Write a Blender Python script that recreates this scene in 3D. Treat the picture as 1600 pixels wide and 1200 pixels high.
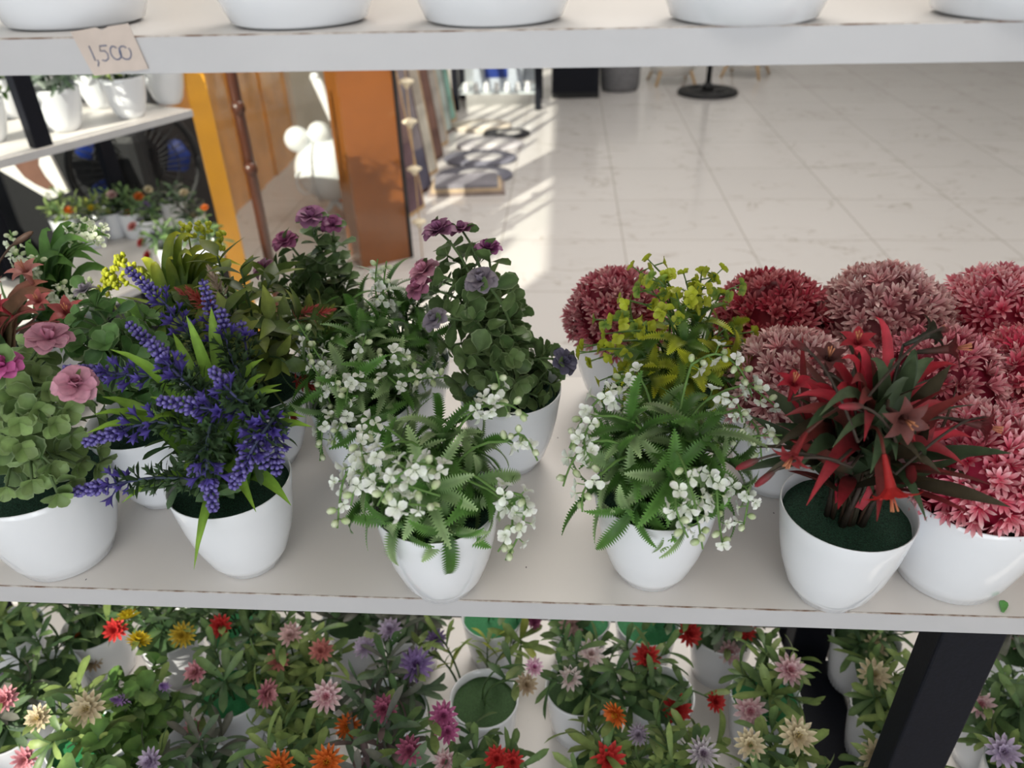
import bpy, math, random
import numpy as np
from mathutils import Vector, Matrix
S = bpy.context.scene
for o in list(bpy.data.objects): bpy.data.objects.remove(o)
PI = math.pi
rad = math.radians

# ---------------------------------------------------------------- camera
F = 1200.0
CAM = np.array([0.0, 0.0, 1.406])
YAW, PITCH, ROLL = rad(4.4), rad(32.0), rad(1.6)
fw = np.array([-math.sin(YAW)*math.cos(PITCH), math.cos(YAW)*math.cos(PITCH), -math.sin(PITCH)])
r0 = np.array([math.cos(YAW), math.sin(YAW), 0.0]); u0 = np.cross(r0, fw)
RT = math.cos(ROLL)*r0 - math.sin(ROLL)*u0
UP = math.sin(ROLL)*r0 + math.cos(ROLL)*u0
cd = bpy.data.cameras.new('camera'); cam = bpy.data.objects.new('camera', cd)
S.collection.objects.link(cam); S.camera = cam
cam.matrix_world = Matrix(((RT[0], UP[0], -fw[0], CAM[0]), (RT[1], UP[1], -fw[1], CAM[1]), (RT[2], UP[2], -fw[2], CAM[2]), (0, 0, 0, 1)))
cd.sensor_width = 36.0; cd.lens = 36.0*F/1600.0; cd.clip_start = 0.02; cd.clip_end = 100
cd.dof.use_dof = True; cd.dof.focus_distance = 0.62; cd.dof.aperture_fstop = 6.5

# ---------------------------------------------------------------- world, sun, lights, exposure
W = bpy.data.worlds.new('world'); S.world = W; W.use_nodes = True
bg = W.node_tree.nodes['Background']
bg.inputs[0].default_value = (0.86, 0.93, 1.0, 1); bg.inputs[1].default_value = 0.9
SUN_AZ = (0.45, 0.893); SUN_EL = rad(30)
sd = bpy.data.lights.new('sun', 'SUN'); sd.energy = 9.0; sd.angle = rad(0.5); sd.color = (1.0, 0.93, 0.80)
so = bpy.data.objects.new('sun', sd); S.collection.objects.link(so)
sdir = Vector((SUN_AZ[0]*math.cos(SUN_EL), SUN_AZ[1]*math.cos(SUN_EL), -math.sin(SUN_EL)))
so.rotation_euler = sdir.to_track_quat('-Z', 'Y').to_euler(); so.location = (-3, -4, 4)
def area(name, loc, aim, sx, sy, e, col=(1, 1, 1)):
    d = bpy.data.lights.new(name, 'AREA'); d.shape = 'RECTANGLE'; d.size = sx; d.size_y = sy; d.energy = e; d.color = col
    o = bpy.data.objects.new(name, d); S.collection.objects.link(o); o.location = loc
    o.rotation_euler = (Vector(aim)-Vector(loc)).to_track_quat('-Z', 'Y').to_euler()
area('shop_front_daylight', (0.0, -2.6, 1.15), (0.0, 0.6, 0.95), 3.8, 1.3, 50, (0.95, 0.98, 1.0))
area('window_daylight_left', (-1.1, -3.9, 1.5), (-.2, .5, 1.0), .5, 2.2, 12, (0.93, 0.97, 1.0))
area('window_daylight_right', (1.3, -3.9, 1.5), (.2, .5, 1.0), .6, 2.2, 16, (0.93, 0.97, 1.0))
area('ceiling_light_near', (0.3, 3.2, 3.9), (0.2, 2.2, 0), 1.8, 1.8, 120, (1.0, 0.94, 0.87))
area('ceiling_light_front', (0.0, -1.9, 3.9), (0.1, .3, .5), 2.4, 1.2, 26, (1.0, 0.97, 0.94))
area('ceiling_light_far', (1.2, 6.4, 3.9), (1.2, 6.4, 0), 2.0, 2.0, 40, (1.0, 0.97, 0.95))
S.view_settings.view_transform = 'Standard'; S.view_settings.look = 'None'
S.view_settings.exposure = -0.35; S.view_settings.gamma = 1.0; S.view_settings.use_curve_mapping = False

# ---------------------------------------------------------------- helpers
def ray(x, y): return fw + RT*(x-800)/F - UP*(y-600)/F
def atz(x, y, z):
    d = ray(x, y); return CAM + d*((z-CAM[2])/d[2])
def aty(x, y, Y):
    d = ray(x, y); return CAM + d*(Y/d[1])
def V3(*a): return np.array(a, float)
def nrm(v):
    v = np.asarray(v, float); n = math.sqrt(float(v @ v)); return v/n if n > 1e-9 else V3(0, 0, 1)
def cross(a, b): return V3(a[1]*b[2]-a[2]*b[1], a[2]*b[0]-a[0]*b[2], a[0]*b[1]-a[1]*b[0])
def sph(th, az): return V3(math.sin(th)*math.cos(az), math.sin(th)*math.sin(az), math.cos(th))
def frame(d, up):
    x = nrm(d); y = cross(up, x)
    if float(y @ y) < 1e-6: y = cross(V3(1, 0, 0), x)
    y = nrm(y); return np.stack([x, y, cross(x, y)])
def mix(a, b, t): return tuple(a[i]*(1-t)+b[i]*t for i in range(3))
def jit(c, rg, k=0.15):
    f = 1+rg.uniform(-k, k); return (c[0]*f, c[1]*f*(1+rg.uniform(-.04, .04)), c[2]*f)

class MB:
    def __init__(s): s.V = []; s.F = []; s.C = []; s.n = 0
    def add(s, V, Fc, C):
        s.V.append(V); o = s.n
        s.F.extend([tuple(i+o for i in f) for f in Fc]); s.C.append(C); s.n += len(V)
    def build(s, name, mat, parent=None, loc=None, smooth=True):
        me = bpy.data.meshes.new(name)
        V = np.concatenate(s.V); C = np.concatenate(s.C)
        me.from_pydata(V.tolist(), [], s.F)
        ca = me.color_attributes.new('Col', 'FLOAT_COLOR', 'POINT')
        ca.data.foreach_set('color', np.concatenate([C, np.ones((len(C), 1))], 1).astype(np.float32).ravel())
        if smooth: me.polygons.foreach_set('use_smooth', [True]*len(me.polygons))
        me.materials.append(mat)
        return link(name, me, parent, loc)

def link(name, me, parent=None, loc=None):
    o = bpy.data.objects.new(name, me); S.collection.objects.link(o)
    if parent is not None: o.parent = parent
    if loc is not None: o.location = loc
    return o
def tag(o, label=None, cat=None, group=None, kind=None):
    if label: o['label'] = label
    if cat: o['category'] = cat
    if group: o['group'] = group
    if kind: o['kind'] = kind
    return o
def thing(name, label, cat, loc=(0, 0, 0), rz=0, group=None):
    o = bpy.data.objects.new(name, None); S.collection.objects.link(o); o.empty_display_size = 0.03
    o.location = tuple(loc); o.rotation_euler = (0, 0, rz); return tag(o, label, cat, group)

WHITE = (1, 1, 1)
# ---- shape builders into an MB
_strip = {}
def strip_faces(n, m):
    k = (n, m)
    if k not in _strip: _strip[k] = [(i*m+j, (i+1)*m+j, (i+1)*m+j+1, i*m+j+1) for i in range(n-1) for j in range(m-1)]
    return _strip[k]
PROF = {
 'lance': ([0, .12, .35, .6, .85, 1], [.25, .55, 1, .85, .4, .02]),
 'grass': ([0, .1, .4, .7, 1], [.5, .75, 1, .75, .02]),
 'round': ([0, .18, .3, .5, .68, .85, .95, 1], [.10, .14, .55, .93, 1, .78, .42, .08]),
 'ovate': ([0, .08, .3, .5, .8, 1], [.12, .35, 1, .92, .4, .02]),
 'oblong': ([0, .15, .4, .7, .88, .96, 1], [.22, .4, .8, 1, .8, .45, .05]),
 'petal': ([0, .3, .65, .88, 1], [.3, .7, 1, .8, .25]),
 'fern': ([0, .1, .3, .6, .85, 1], [.2, .6, 1, .9, .5, .05]),
}
def prof(k, t): return np.interp(t, *PROF[k])
def spine(L, nt, bend, b0=0.0):
    t = np.linspace(0, 1, nt); th = b0 + bend*t; ds = L/(nt-1)
    thm = (th[1:]+th[:-1])/2
    x = np.concatenate([[0], np.cumsum(np.cos(thm))*ds]); z = np.concatenate([[0], -np.cumsum(np.sin(thm))*ds])
    return t, x, z, th
def blade(mb, p, d, up, L, Wd, k='lance', bend=.6, fold=.25, ca=WHITE, cb=WHITE, nt=7, scal=0.0, rib=1.0, twist=0.0, ce=None, tp=1.0):
    t, x, z, th = spine(L, nt, bend)
    w = prof(k, t)*Wd*.5
    if scal: w = w*(1+scal*np.sin(np.arange(nt)*PI*.999+.8))
    B = frame(d, up)
    nx, nz = np.sin(th), np.cos(th)
    if ce is None:
        loc = np.zeros((nt, 3, 3)); ofs = (-1, 0, 1)
    else:
        loc = np.zeros((nt, 5, 3)); ofs = (-1, -.8, 0, .8, 1)
    tw = twist*t
    for j, s in enumerate(ofs):
        lift = fold*w*abs(s); lat = w*s
        la = lat*np.cos(tw)-lift*np.sin(tw)*0; ll = lift+lat*np.sin(tw)
        loc[:, j, 0] = x+nx*ll; loc[:, j, 1] = la; loc[:, j, 2] = z+nz*ll
    m = len(ofs)
    V = loc.reshape(-1, 3) @ B + p
    tq = t**tp; c = np.outer(1-tq, ca)+np.outer(tq, cb)
    C = np.repeat(c[:, None, :], m, 1)
    C[:, m//2] *= rib
    if ce is not None: C[:, 0] = ce; C[:, 4] = ce
    mb.add(V, strip_faces(nt, m), C.reshape(-1, 3))
def comb(mb, p, d, up, L, Wd, bend=.8, ca=WHITE, cb=WHITE, n=13, sweep=.55, core=.42, fold=.25):
    """fern leaf: a narrow blade whose two edges are drawn out into comb teeth"""
    t, x, z, th = spine(L, n, bend)
    w = prof('fern', t)*Wd*.5; B = frame(d, up); nx, nz = np.sin(th), np.cos(th)
    L1 = np.stack([x, np.zeros(n), z], 1)
    def edge(s, k, dx):
        wk = w*k; lift = fold*wk
        return np.stack([x+dx*np.cos(th)+nx*lift, s*wk, z-dx*np.sin(th)+nz*lift], 1)
    ds = L/(n-1)
    a, b = edge(-1, core, 0), edge(1, core, 0)
    ta, tb = edge(-1, 1, ds*sweep*1.6), edge(1, 1, ds*sweep*1.6)
    V = np.concatenate([L1, a, b, ta, tb]) @ B + p
    c = np.outer(1-t, ca)+np.outer(t, cb); lt = np.clip(c*1.25+.01, 0, 1)
    C = np.concatenate([c*.85, c, c, lt, lt])
    Fc = []
    for i in range(n-1):
        Fc += [(i, i+1, n+i+1, n+i), (i+1, i, 2*n+i, 2*n+i+1), (n+i, n+i+1, 3*n+i), (2*n+i+1, 2*n+i, 4*n+i)]
    mb.add(V, Fc, C)
def tube(mb, pts, ra, rb=None, c=WHITE, c2=None, ns=5, cap=True):
    P = np.asarray(pts, float); n = len(P); rb = ra if rb is None else rb; c2 = c if c2 is None else c2
    T = np.gradient(P, axis=0); a = np.linspace(0, 2*PI, ns, endpoint=False); V = []; C = []
    ref = V3(0, 0, 1) if abs(nrm(T[0])[2]) < .9 else V3(1, 0, 0)
    for i in range(n):
        tt = nrm(T[i]); u = cross(tt, ref); u = nrm(u); ref = cross(u, tt); v = ref
        r = ra+(rb-ra)*i/(n-1)
        V.append(P[i]+r*(np.outer(np.cos(a), u)+np.outer(np.sin(a), v))); C.append(np.tile(mix(c, c2, i/(n-1)), (ns, 1)))
    Fc = [(i*ns+j, i*ns+(j+1) % ns, (i+1)*ns+(j+1) % ns, (i+1)*ns+j) for i in range(n-1) for j in range(ns)]
    if cap: Fc += [tuple(range(ns-1, -1, -1)), tuple(range((n-1)*ns, n*ns))]
    mb.add(np.concatenate(V), Fc, np.concatenate(C))
_ell = {}
def blob(mb, p, d, rl, rw, c=WHITE, c2=None, ns=6, nr=5):
    k = (ns, nr)
    if k not in _ell:
        ph = np.linspace(0, PI, nr); a = np.linspace(0, 2*PI, ns, endpoint=False)
        V = np.array([[-math.cos(q), math.sin(q)*math.cos(b), math.sin(q)*math.sin(b)] for q in ph for b in a])
        Fc = [(i*ns+j, (i+1)*ns+j, (i+1)*ns+(j+1) % ns, i*ns+(j+1) % ns) for i in range(nr-1) for j in range(ns)]
        _ell[k] = (V, Fc)
    V, Fc = _ell[k]; B = frame(d, V3(.1, .2, 1))
    t = (V[:, 0]+1)/2; c2 = c if c2 is None else c2
    mb.add((V*V3(rl, rw, rw)) @ B + p, Fc, np.outer(1-t, c)+np.outer(t, c2))
def lathe(mb, prof_, c=WHITE, ns=48, o=(0, 0, 0), flute=0.0):
    a = np.linspace(0, 2*PI, ns, endpoint=False); V = []; n = len(prof_)
    k = 1+flute*(np.arange(ns) % 2*2-1)
    for r, z in prof_: V.append(np.stack([r*k*np.cos(a)+o[0], r*k*np.sin(a)+o[1], np.full(ns, z+o[2])], 1))
    Fc = [(i*ns+j, i*ns+(j+1) % ns, (i+1)*ns+(j+1) % ns, (i+1)*ns+j) for i in range(n-1) for j in range(ns)]
    mb.add(np.concatenate(V), Fc, np.tile(c, (n*ns, 1)))
BOXF = [(0, 3, 2, 1), (4, 5, 6, 7), (0, 1, 5, 4), (1, 2, 6, 5), (2, 3, 7, 6), (3, 0, 4, 7)]
def box(mb, a, b, c=WHITE, M=None):
    (x0, y0, z0), (x1, y1, z1) = a, b
    V = V3(x0, y0, z0, x1, y0, z0, x1, y1, z0, x0, y1, z0, x0, y0, z1, x1, y0, z1, x1, y1, z1, x0, y1, z1).reshape(8, 3)
    if M is not None: V = V @ np.array(M.to_3x3()).T + np.array(M.translation)
    mb.add(V, BOXF, np.tile(c, (8, 1)))
def bevel(o, w=.002, seg=2):
    m = o.modifiers.new('bevel', 'BEVEL'); m.width = w; m.segments = seg; m.limit_method = 'ANGLE'; return o
def flat_box(name, a, b, mat, parent=None, bw=0.0, M=None, c=WHITE):
    mb = MB(); box(mb, a, b, c, M); o = mb.build(name, mat, parent, smooth=False)
    return bevel(o, bw) if bw else o
def curve(p0, p1, n=7, sag=0.0, up=V3(0, 0, 1), lead=.5):
    """bezier that leaves p0 along up and lands on p1, drooping by sag"""
    p0, p1 = np.asarray(p0, float), np.asarray(p1, float); D = np.linalg.norm(p1-p0)
    a = p0+up*D*lead; b = (a+p1)/2+V3(0, 0, D*.15); t = np.linspace(0, 1, n)[:, None]
    q = (1-t)**3*p0+3*t*(1-t)**2*a+3*t*t*(1-t)*b+t**3*p1
    q[:, 2] -= sag*np.linspace(0, 1, n)**2
    return q

# ---------------------------------------------------------------- materials
def newmat(name):
    m = bpy.data.materials.new(name); m.use_nodes = True; nt = m.node_tree
    return m, nt, nt.nodes['Principled BSDF']
def N(nt, kind, **kw):
    n = nt.nodes.new(kind)
    for k, v in kw.items():
        if k in n.inputs: n.inputs[k].default_value = v
        else: setattr(n, k, v)
    return n
def obj_noise(nt, scale, detail=3.0):
    tc = N(nt, 'ShaderNodeTexCoord'); n = N(nt, 'ShaderNodeTexNoise', Scale=scale, Detail=detail)
    nt.links.new(tc.outputs['Object'], n.inputs['Vector']); return n
def add_bump(nt, b, h, strength, dist=.001):
    bp = N(nt, 'ShaderNodeBump', Strength=strength, Distance=dist)
    nt.links.new(h, bp.inputs['Height']); nt.links.new(bp.outputs[0], b.inputs['Normal'])
def plastic(name, rough=.4, trans=0.0, nscale=150.0, amt=.35, bump=.25):
    m, nt, b = newmat(name)
    at = N(nt, 'ShaderNodeVertexColor', layer_name='Col'); n = obj_noise(nt, nscale)
    mr = N(nt, 'ShaderNodeMapRange'); mr.inputs[1].default_value = .3; mr.inputs[2].default_value = .7
    mr.inputs[3].default_value = 1-amt; mr.inputs[4].default_value = 1+amt*.6
    nt.links.new(n.outputs[0], mr.inputs[0])
    mx = N(nt, 'ShaderNodeVectorMath', operation='SCALE')
    nt.links.new(at.outputs[0], mx.inputs[0]); nt.links.new(mr.outputs[0], mx.inputs['Scale'])
    nt.links.new(mx.outputs[0], b.inputs['Base Color']); b.inputs['Roughness'].default_value = rough
    b.inputs['Specular IOR Level'].default_value = .3
    if bump: add_bump(nt, b, n.outputs[0], bump, .0008)
    if trans:
        tr = N(nt, 'ShaderNodeBsdfTranslucent'); nt.links.new(mx.outputs[0], tr.inputs[0])
        ms = N(nt, 'ShaderNodeMixShader'); ms.inputs[0].default_value = trans
        out = nt.nodes['Material Output']
        nt.links.new(b.outputs[0], ms.inputs[1]); nt.links.new(tr.outputs[0], ms.inputs[2]); nt.links.new(ms.outputs[0], out.inputs[0])
    return m
def plain(name, col, rough=.5, metal=0.0, nscale=40.0, amt=.08, bump=0.0, coat=0.0, emit=None):
    m, nt, b = newmat(name); n = obj_noise(nt, nscale)
    cr = N(nt, 'ShaderNodeValToRGB')
    cr.color_ramp.elements[0].position = .3; cr.color_ramp.elements[1].position = .7
    cr.color_ramp.elements[0].color = (*[c*(1-amt) for c in col], 1); cr.color_ramp.elements[1].color = (*[min(1, c*(1+amt)) for c in col], 1)
    nt.links.new(n.outputs[0], cr.inputs[0]); nt.links.new(cr.outputs[0], b.inputs['Base Color'])
    b.inputs['Roughness'].default_value = rough; b.inputs['Metallic'].default_value = metal
    b.inputs['Coat Weight'].default_value = coat; b.inputs['Coat Roughness'].default_value = .05
    if bump: add_bump(nt, b, n.outputs[0], bump)
    return m
M = {}
M['leaf'] = plastic('leaf_plastic', .42, .18, 120, .2, .15)
M['petal'] = plastic('petal_plastic', .5, .2, 200, .18, .2)
M['pot'] = plain('white_glazed_plastic', (.76, .785, .825), .10, amt=.012, nscale=20, coat=.5)
M['moss'] = plain('dark_green_flock', (.012, .05, .028), .95, nscale=900, amt=.75, bump=1.0)
M['foam'] = plain('green_foam', (.032, .082, .022), .8, nscale=500, amt=.25, bump=.4)
M['foam2'] = plain('bright_green_foam', (.02, .20, .065), .7, nscale=500, amt=.2, bump=.3)
M['black'] = plain('black_powder_coat', (.004, .005, .010), .6, nscale=300, amt=.3, bump=.1)
M['black'].node_tree.nodes['Principled BSDF'].inputs['Specular IOR Level'].default_value = .2
M['blackm'] = plain('matt_black_plastic', (.006, .0065, .008), .6, nscale=80, amt=.3)
M['trunk'] = plastic('brown_stem', .6, 0, 200, .4)
M['orange'] = plain('orange_lacquered_wood', (.24, .078, .018), .22, nscale=3, amt=.18, coat=.4)
M['orangewall'] = plain('varnished_orange_planks', (.78, .36, .09), .16, nscale=5, amt=.22, coat=.5)
M['yellow'] = plain('amber_lacquer', (.86, .40, .03), .25, nscale=4, amt=.1, coat=.3)
M['brown'] = plain('dark_brown_lacquer', (.075, .022, .010), .3, nscale=10, amt=.2)
M['cream'] = plain('cream_plaster', (.72, .66, .56), .7, nscale=6, amt=.05)
M['wall'] = plain('white_wall_paint', (.74, .72, .69), .8, nscale=8, amt=.04)
M['dark'] = plain('charcoal_panel', (.022, .026, .032), .45, nscale=5, amt=.4)
M['gloss'] = plain('white_gloss_resin', (.82, .83, .85), .12, nscale=5, amt=.02, coat=.5)
M['chrome'] = plain('chrome_tube', (.75, .76, .78), .18, 1.0, amt=.03)
M['wood'] = plain('pale_wood', (.55, .36, .18), .5, nscale=60, amt=.2)
M['paint'] = plastic('matt_paint', .7, 0, 9, .3, .1)
M['shell'] = plain('cream_shell', (.78, .68, .50), .5, nscale=90, amt=.12)
M['tagpaper'] = plain('tan_paper_sticker', (.55, .47, .42), .8, nscale=70, amt=.08, bump=.2)
M['ink'] = plain('blue_pen_ink', (.10, .13, .24), .6, nscale=400, amt=.2)
M['debris'] = plain('green_plastic_scrap', (.10, .30, .07), .4, nscale=90, amt=.3)
M['wicker'] = plain('grey_wicker', (.16, .16, .17), .8, nscale=120, amt=.6, bump=.8)
M['blue'] = plain('blue_plastic', (.008, .03, .20), .45, nscale=20, amt=.15)
def laminate():
    m, nt, b = newmat('white_laminate_board')
    tc = N(nt, 'ShaderNodeTexCoord')
    n1 = N(nt, 'ShaderNodeTexNoise', Scale=6.0, Detail=4.0); nt.links.new(tc.outputs['Object'], n1.inputs['Vector'])
    cr = N(nt, 'ShaderNodeValToRGB'); cr.color_ramp.elements[0].color = (.70, .66, .62, 1); cr.color_ramp.elements[1].color = (.80, .765, .73, 1)
    nt.links.new(n1.outputs[0], cr.inputs[0])
    # sparse dirt specks
    vo = N(nt, 'ShaderNodeTexVoronoi', Scale=55.0); vo.inputs['Randomness'].default_value = 1
    mp = N(nt, 'ShaderNodeMapping'); mp.inputs['Scale'].default_value = (1, .55, 1)
    nt.links.new(tc.outputs['Object'], mp.inputs[0]); nt.links.new(mp.outputs[0], vo.inputs['Vector'])
    lt = N(nt, 'ShaderNodeMath', operation='LESS_THAN'); lt.inputs[1].default_value = .035; nt.links.new(vo.outputs['Distance'], lt.inputs[0])
    n2 = N(nt, 'ShaderNodeTexNoise', Scale=9.0); nt.links.new(tc.outputs['Object'], n2.inputs['Vector'])
    gt = N(nt, 'ShaderNodeMath', operation='GREATER_THAN'); gt.inputs[1].default_value = .56; nt.links.new(n2.outputs[0], gt.inputs[0])
    mu = N(nt, 'ShaderNodeMath', operation='MULTIPLY'); nt.links.new(lt.outputs[0], mu.inputs[0]); nt.links.new(gt.outputs[0], mu.inputs[1])
    mx = N(nt, 'ShaderNodeMix', data_type='RGBA'); mx.inputs[7].default_value = (.16, .14, .13, 1)
    nt.links.new(mu.outputs[0], mx.inputs[0]); nt.links.new(cr.outputs[0], mx.inputs[6]); nt.links.new(mx.outputs[2], b.inputs['Base Color'])
    b.inputs['Roughness'].default_value = .42
    return m
M['lam'] = laminate()
M['band'] = plain('white_edge_band', (.47, .47, .485), .4, nscale=15, amt=.04)
def chip_mat():
    m, nt, b = newmat('chipped_board_edge'); n = obj_noise(nt, 90, 5)
    cr = N(nt, 'ShaderNodeValToRGB'); e = cr.color_ramp.elements
    e[0].position = .36; e[0].color = (.20, .12, .08, 1); e[1].position = .62; e[1].color = (.62, .58, .54, 1)
    nt.links.new(n.outputs[0], cr.inputs[0]); nt.links.new(cr.outputs[0], b.inputs['Base Color']); b.inputs['Roughness'].default_value = .8
    return m
M['chip'] = chip_mat()
def floor_mat():
    m, nt, b = newmat('polished_marble_tile')
    tc = N(nt, 'ShaderNodeTexCoord'); mp = N(nt, 'ShaderNodeMapping'); mp.inputs['Location'].default_value = (-.288+.0, -.02, 0)
    nt.links.new(tc.outputs['Object'], mp.inputs[0])
    br = N(nt, 'ShaderNodeTexBrick', Scale=1.0); br.offset = 0.0; br.squash = 1.0
    br.inputs['Brick Width'].default_value = .594; br.inputs['Row Height'].default_value = .594; br.inputs['Mortar Size'].default_value = .0035
    br.inputs['Mortar Smooth'].default_value = .3; br.inputs['Bias'].default_value = 0
    br.inputs['Color1'].default_value = (.65, .625, .61, 1); br.inputs['Color2'].default_value = (.62, .595, .58, 1); br.inputs['Mortar'].default_value = (.40, .36, .33, 1)
    nt.links.new(mp.outputs[0], br.inputs['Vector'])
    wv = N(nt, 'ShaderNodeTexNoise', Scale=2.3, Detail=5.0); wv.inputs['Distortion'].default_value = 1.2
    mp2 = N(nt, 'ShaderNodeMapping'); mp2.inputs['Rotation'].default_value = (0, 0, .6); mp2.inputs['Scale'].default_value = (1, 2.4, 1)
    nt.links.new(tc.outputs['Object'], mp2.inputs[0]); nt.links.new(mp2.outputs[0], wv.inputs['Vector'])
    cr = N(nt, 'ShaderNodeValToRGB'); e = cr.color_ramp.elements
    e[0].position = .485; e[0].color = (0, 0, 0, 1); e[1].position = .515; e[1].color = (0, 0, 0, 1)
    q = cr.color_ramp.elements.new(.50); q.color = (1, 1, 1, 1)
    nt.links.new(wv.outputs[0], cr.inputs[0])
    n2 = N(nt, 'ShaderNodeTexNoise', Scale=3.0); nt.links.new(tc.outputs['Object'], n2.inputs['Vector'])
    mk = N(nt, 'ShaderNodeMapRange'); mk.inputs[1].default_value = .46; mk.inputs[2].default_value = .56; mk.inputs[4].default_value = .9
    nt.links.new(n2.outputs[0], mk.inputs[0])
    mu = N(nt, 'ShaderNodeMath', operation='MULTIPLY'); nt.links.new(cr.outputs[0], mu.inputs[0]); nt.links.new(mk.outputs[0], mu.inputs[1])
    mx = N(nt, 'ShaderNodeMix', data_type='RGBA'); mx.inputs[7].default_value = (.40, .35, .31, 1)
    nt.links.new(mu.outputs[0], mx.inputs[0]); nt.links.new(br.outputs[0], mx.inputs[6]); nt.links.new(mx.outputs[2], b.inputs['Base Color'])
    b.inputs['Roughness'].default_value = .14; b.inputs['Specular IOR Level'].default_value = .5
    return m
M['floor'] = floor_mat()
def glass_mat():
    m, nt, b = newmat('clear_pane'); out = nt.nodes['Material Output']
    t = N(nt, 'ShaderNodeBsdfTransparent'); t.inputs[0].default_value = (.95, .97, .96, 1)
    g = N(nt, 'ShaderNodeBsdfGlossy', Roughness=.03); ms = N(nt, 'ShaderNodeMixShader'); ms.inputs[0].default_value = .03; nt.links.new(t.outputs[0], ms.inputs[1]); nt.links.new(g.outputs[0], ms.inputs[2])
    nt.links.new(ms.outputs[0], out.inputs[0]); return m
M['glass'] = glass_mat()

# ---------------------------------------------------------------- room shell
def struct(name, a, b, mat, c=WHITE):
    o = flat_box(name, a, b, mat, c=c); return tag(o, kind='structure')
XL, XR, YF, YB, ZC = -2.6, 5.2, -4.2, 10.0, 4.2
struct('floor', (XL-.2, YF, -.12), (XR, YB, 0), M['floor'])
struct('ceiling', (XL-.2, YF, ZC), (XR+.2, YB+.2, ZC+.1), M['wall'])
struct('wall_back', (XL-.2, YB, 0), (XR+.2, YB+.2, ZC), M['wall'])
struct('wall_right', (XR, YF, -.12), (XR+.2, YB, ZC), M['wall'])
struct('low_light_block', (-1.4, -1.2, 0), (XR, -1.1, .70), M['wall'])  # unseen low blocker, added to dim front light on the bottom shelf
# left wall of the shop: unseen, openings shaped to put sun on floor and plants
def wall_left(z_spans_by_y):
    mb = MB()
    for y0, y1, spans in z_spans_by_y:
        for z0, z1 in spans: box(mb, (XL-.03, y0, z0), (XL, y1, z1))
    tag(mb.build('wall_left', M['wall'], smooth=False), kind='structure')
HEAD = 3.27
struct('sun_block_header', (XL-.12, YF-.12, 2.9), (XR, YF, ZC), M['wall'])  # unseen header, added to keep sun from the open front off the rack
struct('sun_block_pier', (XL-.12, YF-.12, 0), (-1.4, YF, 2.9), M['wall'])  # unseen side piece, added with the header to stop the sun
wall_left([(YF, -3.72, [(0, ZC)]), (-3.72, -3.33, [(0, 3.10), (3.36, 3.84), (3.98, ZC)]), (-3.33, -1.85, [(0, ZC)]), (-1.85, YB, [(HEAD, ZC)])])
win = struct('window_1', (XL-.018, -1.85, 0), (XL-.012, YB, HEAD), M['glass'])
for wy, wz in ((-.546, 2.92), (-1.08, 2.945)):  # unseen discs added on the pane to cast two round floor shadows
    mb = MB(); aa = np.linspace(0, 2*PI, 32, endpoint=False); R_ = .088; k = len(aa)
    mb.add(np.concatenate([np.stack([np.full(k, XL-dx), wy+R_*np.cos(aa), wz+R_*np.sin(aa)], 1) for dx in (.011, .006)]), [tuple(range(k)), tuple(range(2*k-1, k-1, -1))]+[(i, (i+1) % k, (i+1) % k+k, i+k) for i in range(k)], np.tile(WHITE, (2*k, 1)))
    mb.build('shadow_disc', M['band'], win, smooth=False)

# ---------------------------------------------------------------- racks
ZM, ZT, ZB, TH = .926, 1.351, .501, .019
def board(parent, x0, x1, y0, y1, top, dents=True):
    b = flat_box('shelf_board', (x0, y0+.0015, top-TH), (x1, y1, top), M['lam'], parent)
    flat_box('edge_band', (x0, y0, top-TH), (x1, y0+.0014, top-.0008), M['band'], b)
    flat_box('chipped_edge', (x0, y0+.0002, top-.0008), (x1, y0+.0014, top-.0001), M['chip'], b)
    return b
rack = thing('shelving_rack', 'white board shelving rack on black steel posts crossing the whole front of the picture', 'shelf rack', (0, 0, 0))
Y0, Y1 = .433, .783
board(rack, -.82, .95, Y0, Y1, ZM); board(rack, -.82, .95, Y0, Y1, ZT)
board(rack, -.82, .318, Y0+.005, Y1, ZB); board(rack, .383, .95, Y0+.005, Y1, ZB)
def post(parent, x, y, w, d, z0, z1): return flat_box('post', (x, y, z0), (x+w, y+d, z1), M['black'], parent, .002)
post(rack, .314, .446, .052, .030, 0, ZM-TH); post(rack, .324, .735, .052, .03, 0, ZM-TH)
for y in (.446, .735):
    post(rack, -.86, y, .03, .03, 0, 1.75); post(rack, .955, y, .03, .03, 0, 1.75)
flat_box('side_rail', (.320, .478, ZB-.06), (.381, .733, ZB-.004), M['black'], rack, .002)
flat_box('rear_rail', (-.83, Y1+.001, ZB-.04), (.95, Y1+.025, ZB-.002), M['black'], rack, .002)
flat_box('front_rail', (.368, .448, ZM-TH-.006), (.953, .474, ZM-TH-.0005), M['black'], rack)
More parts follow.
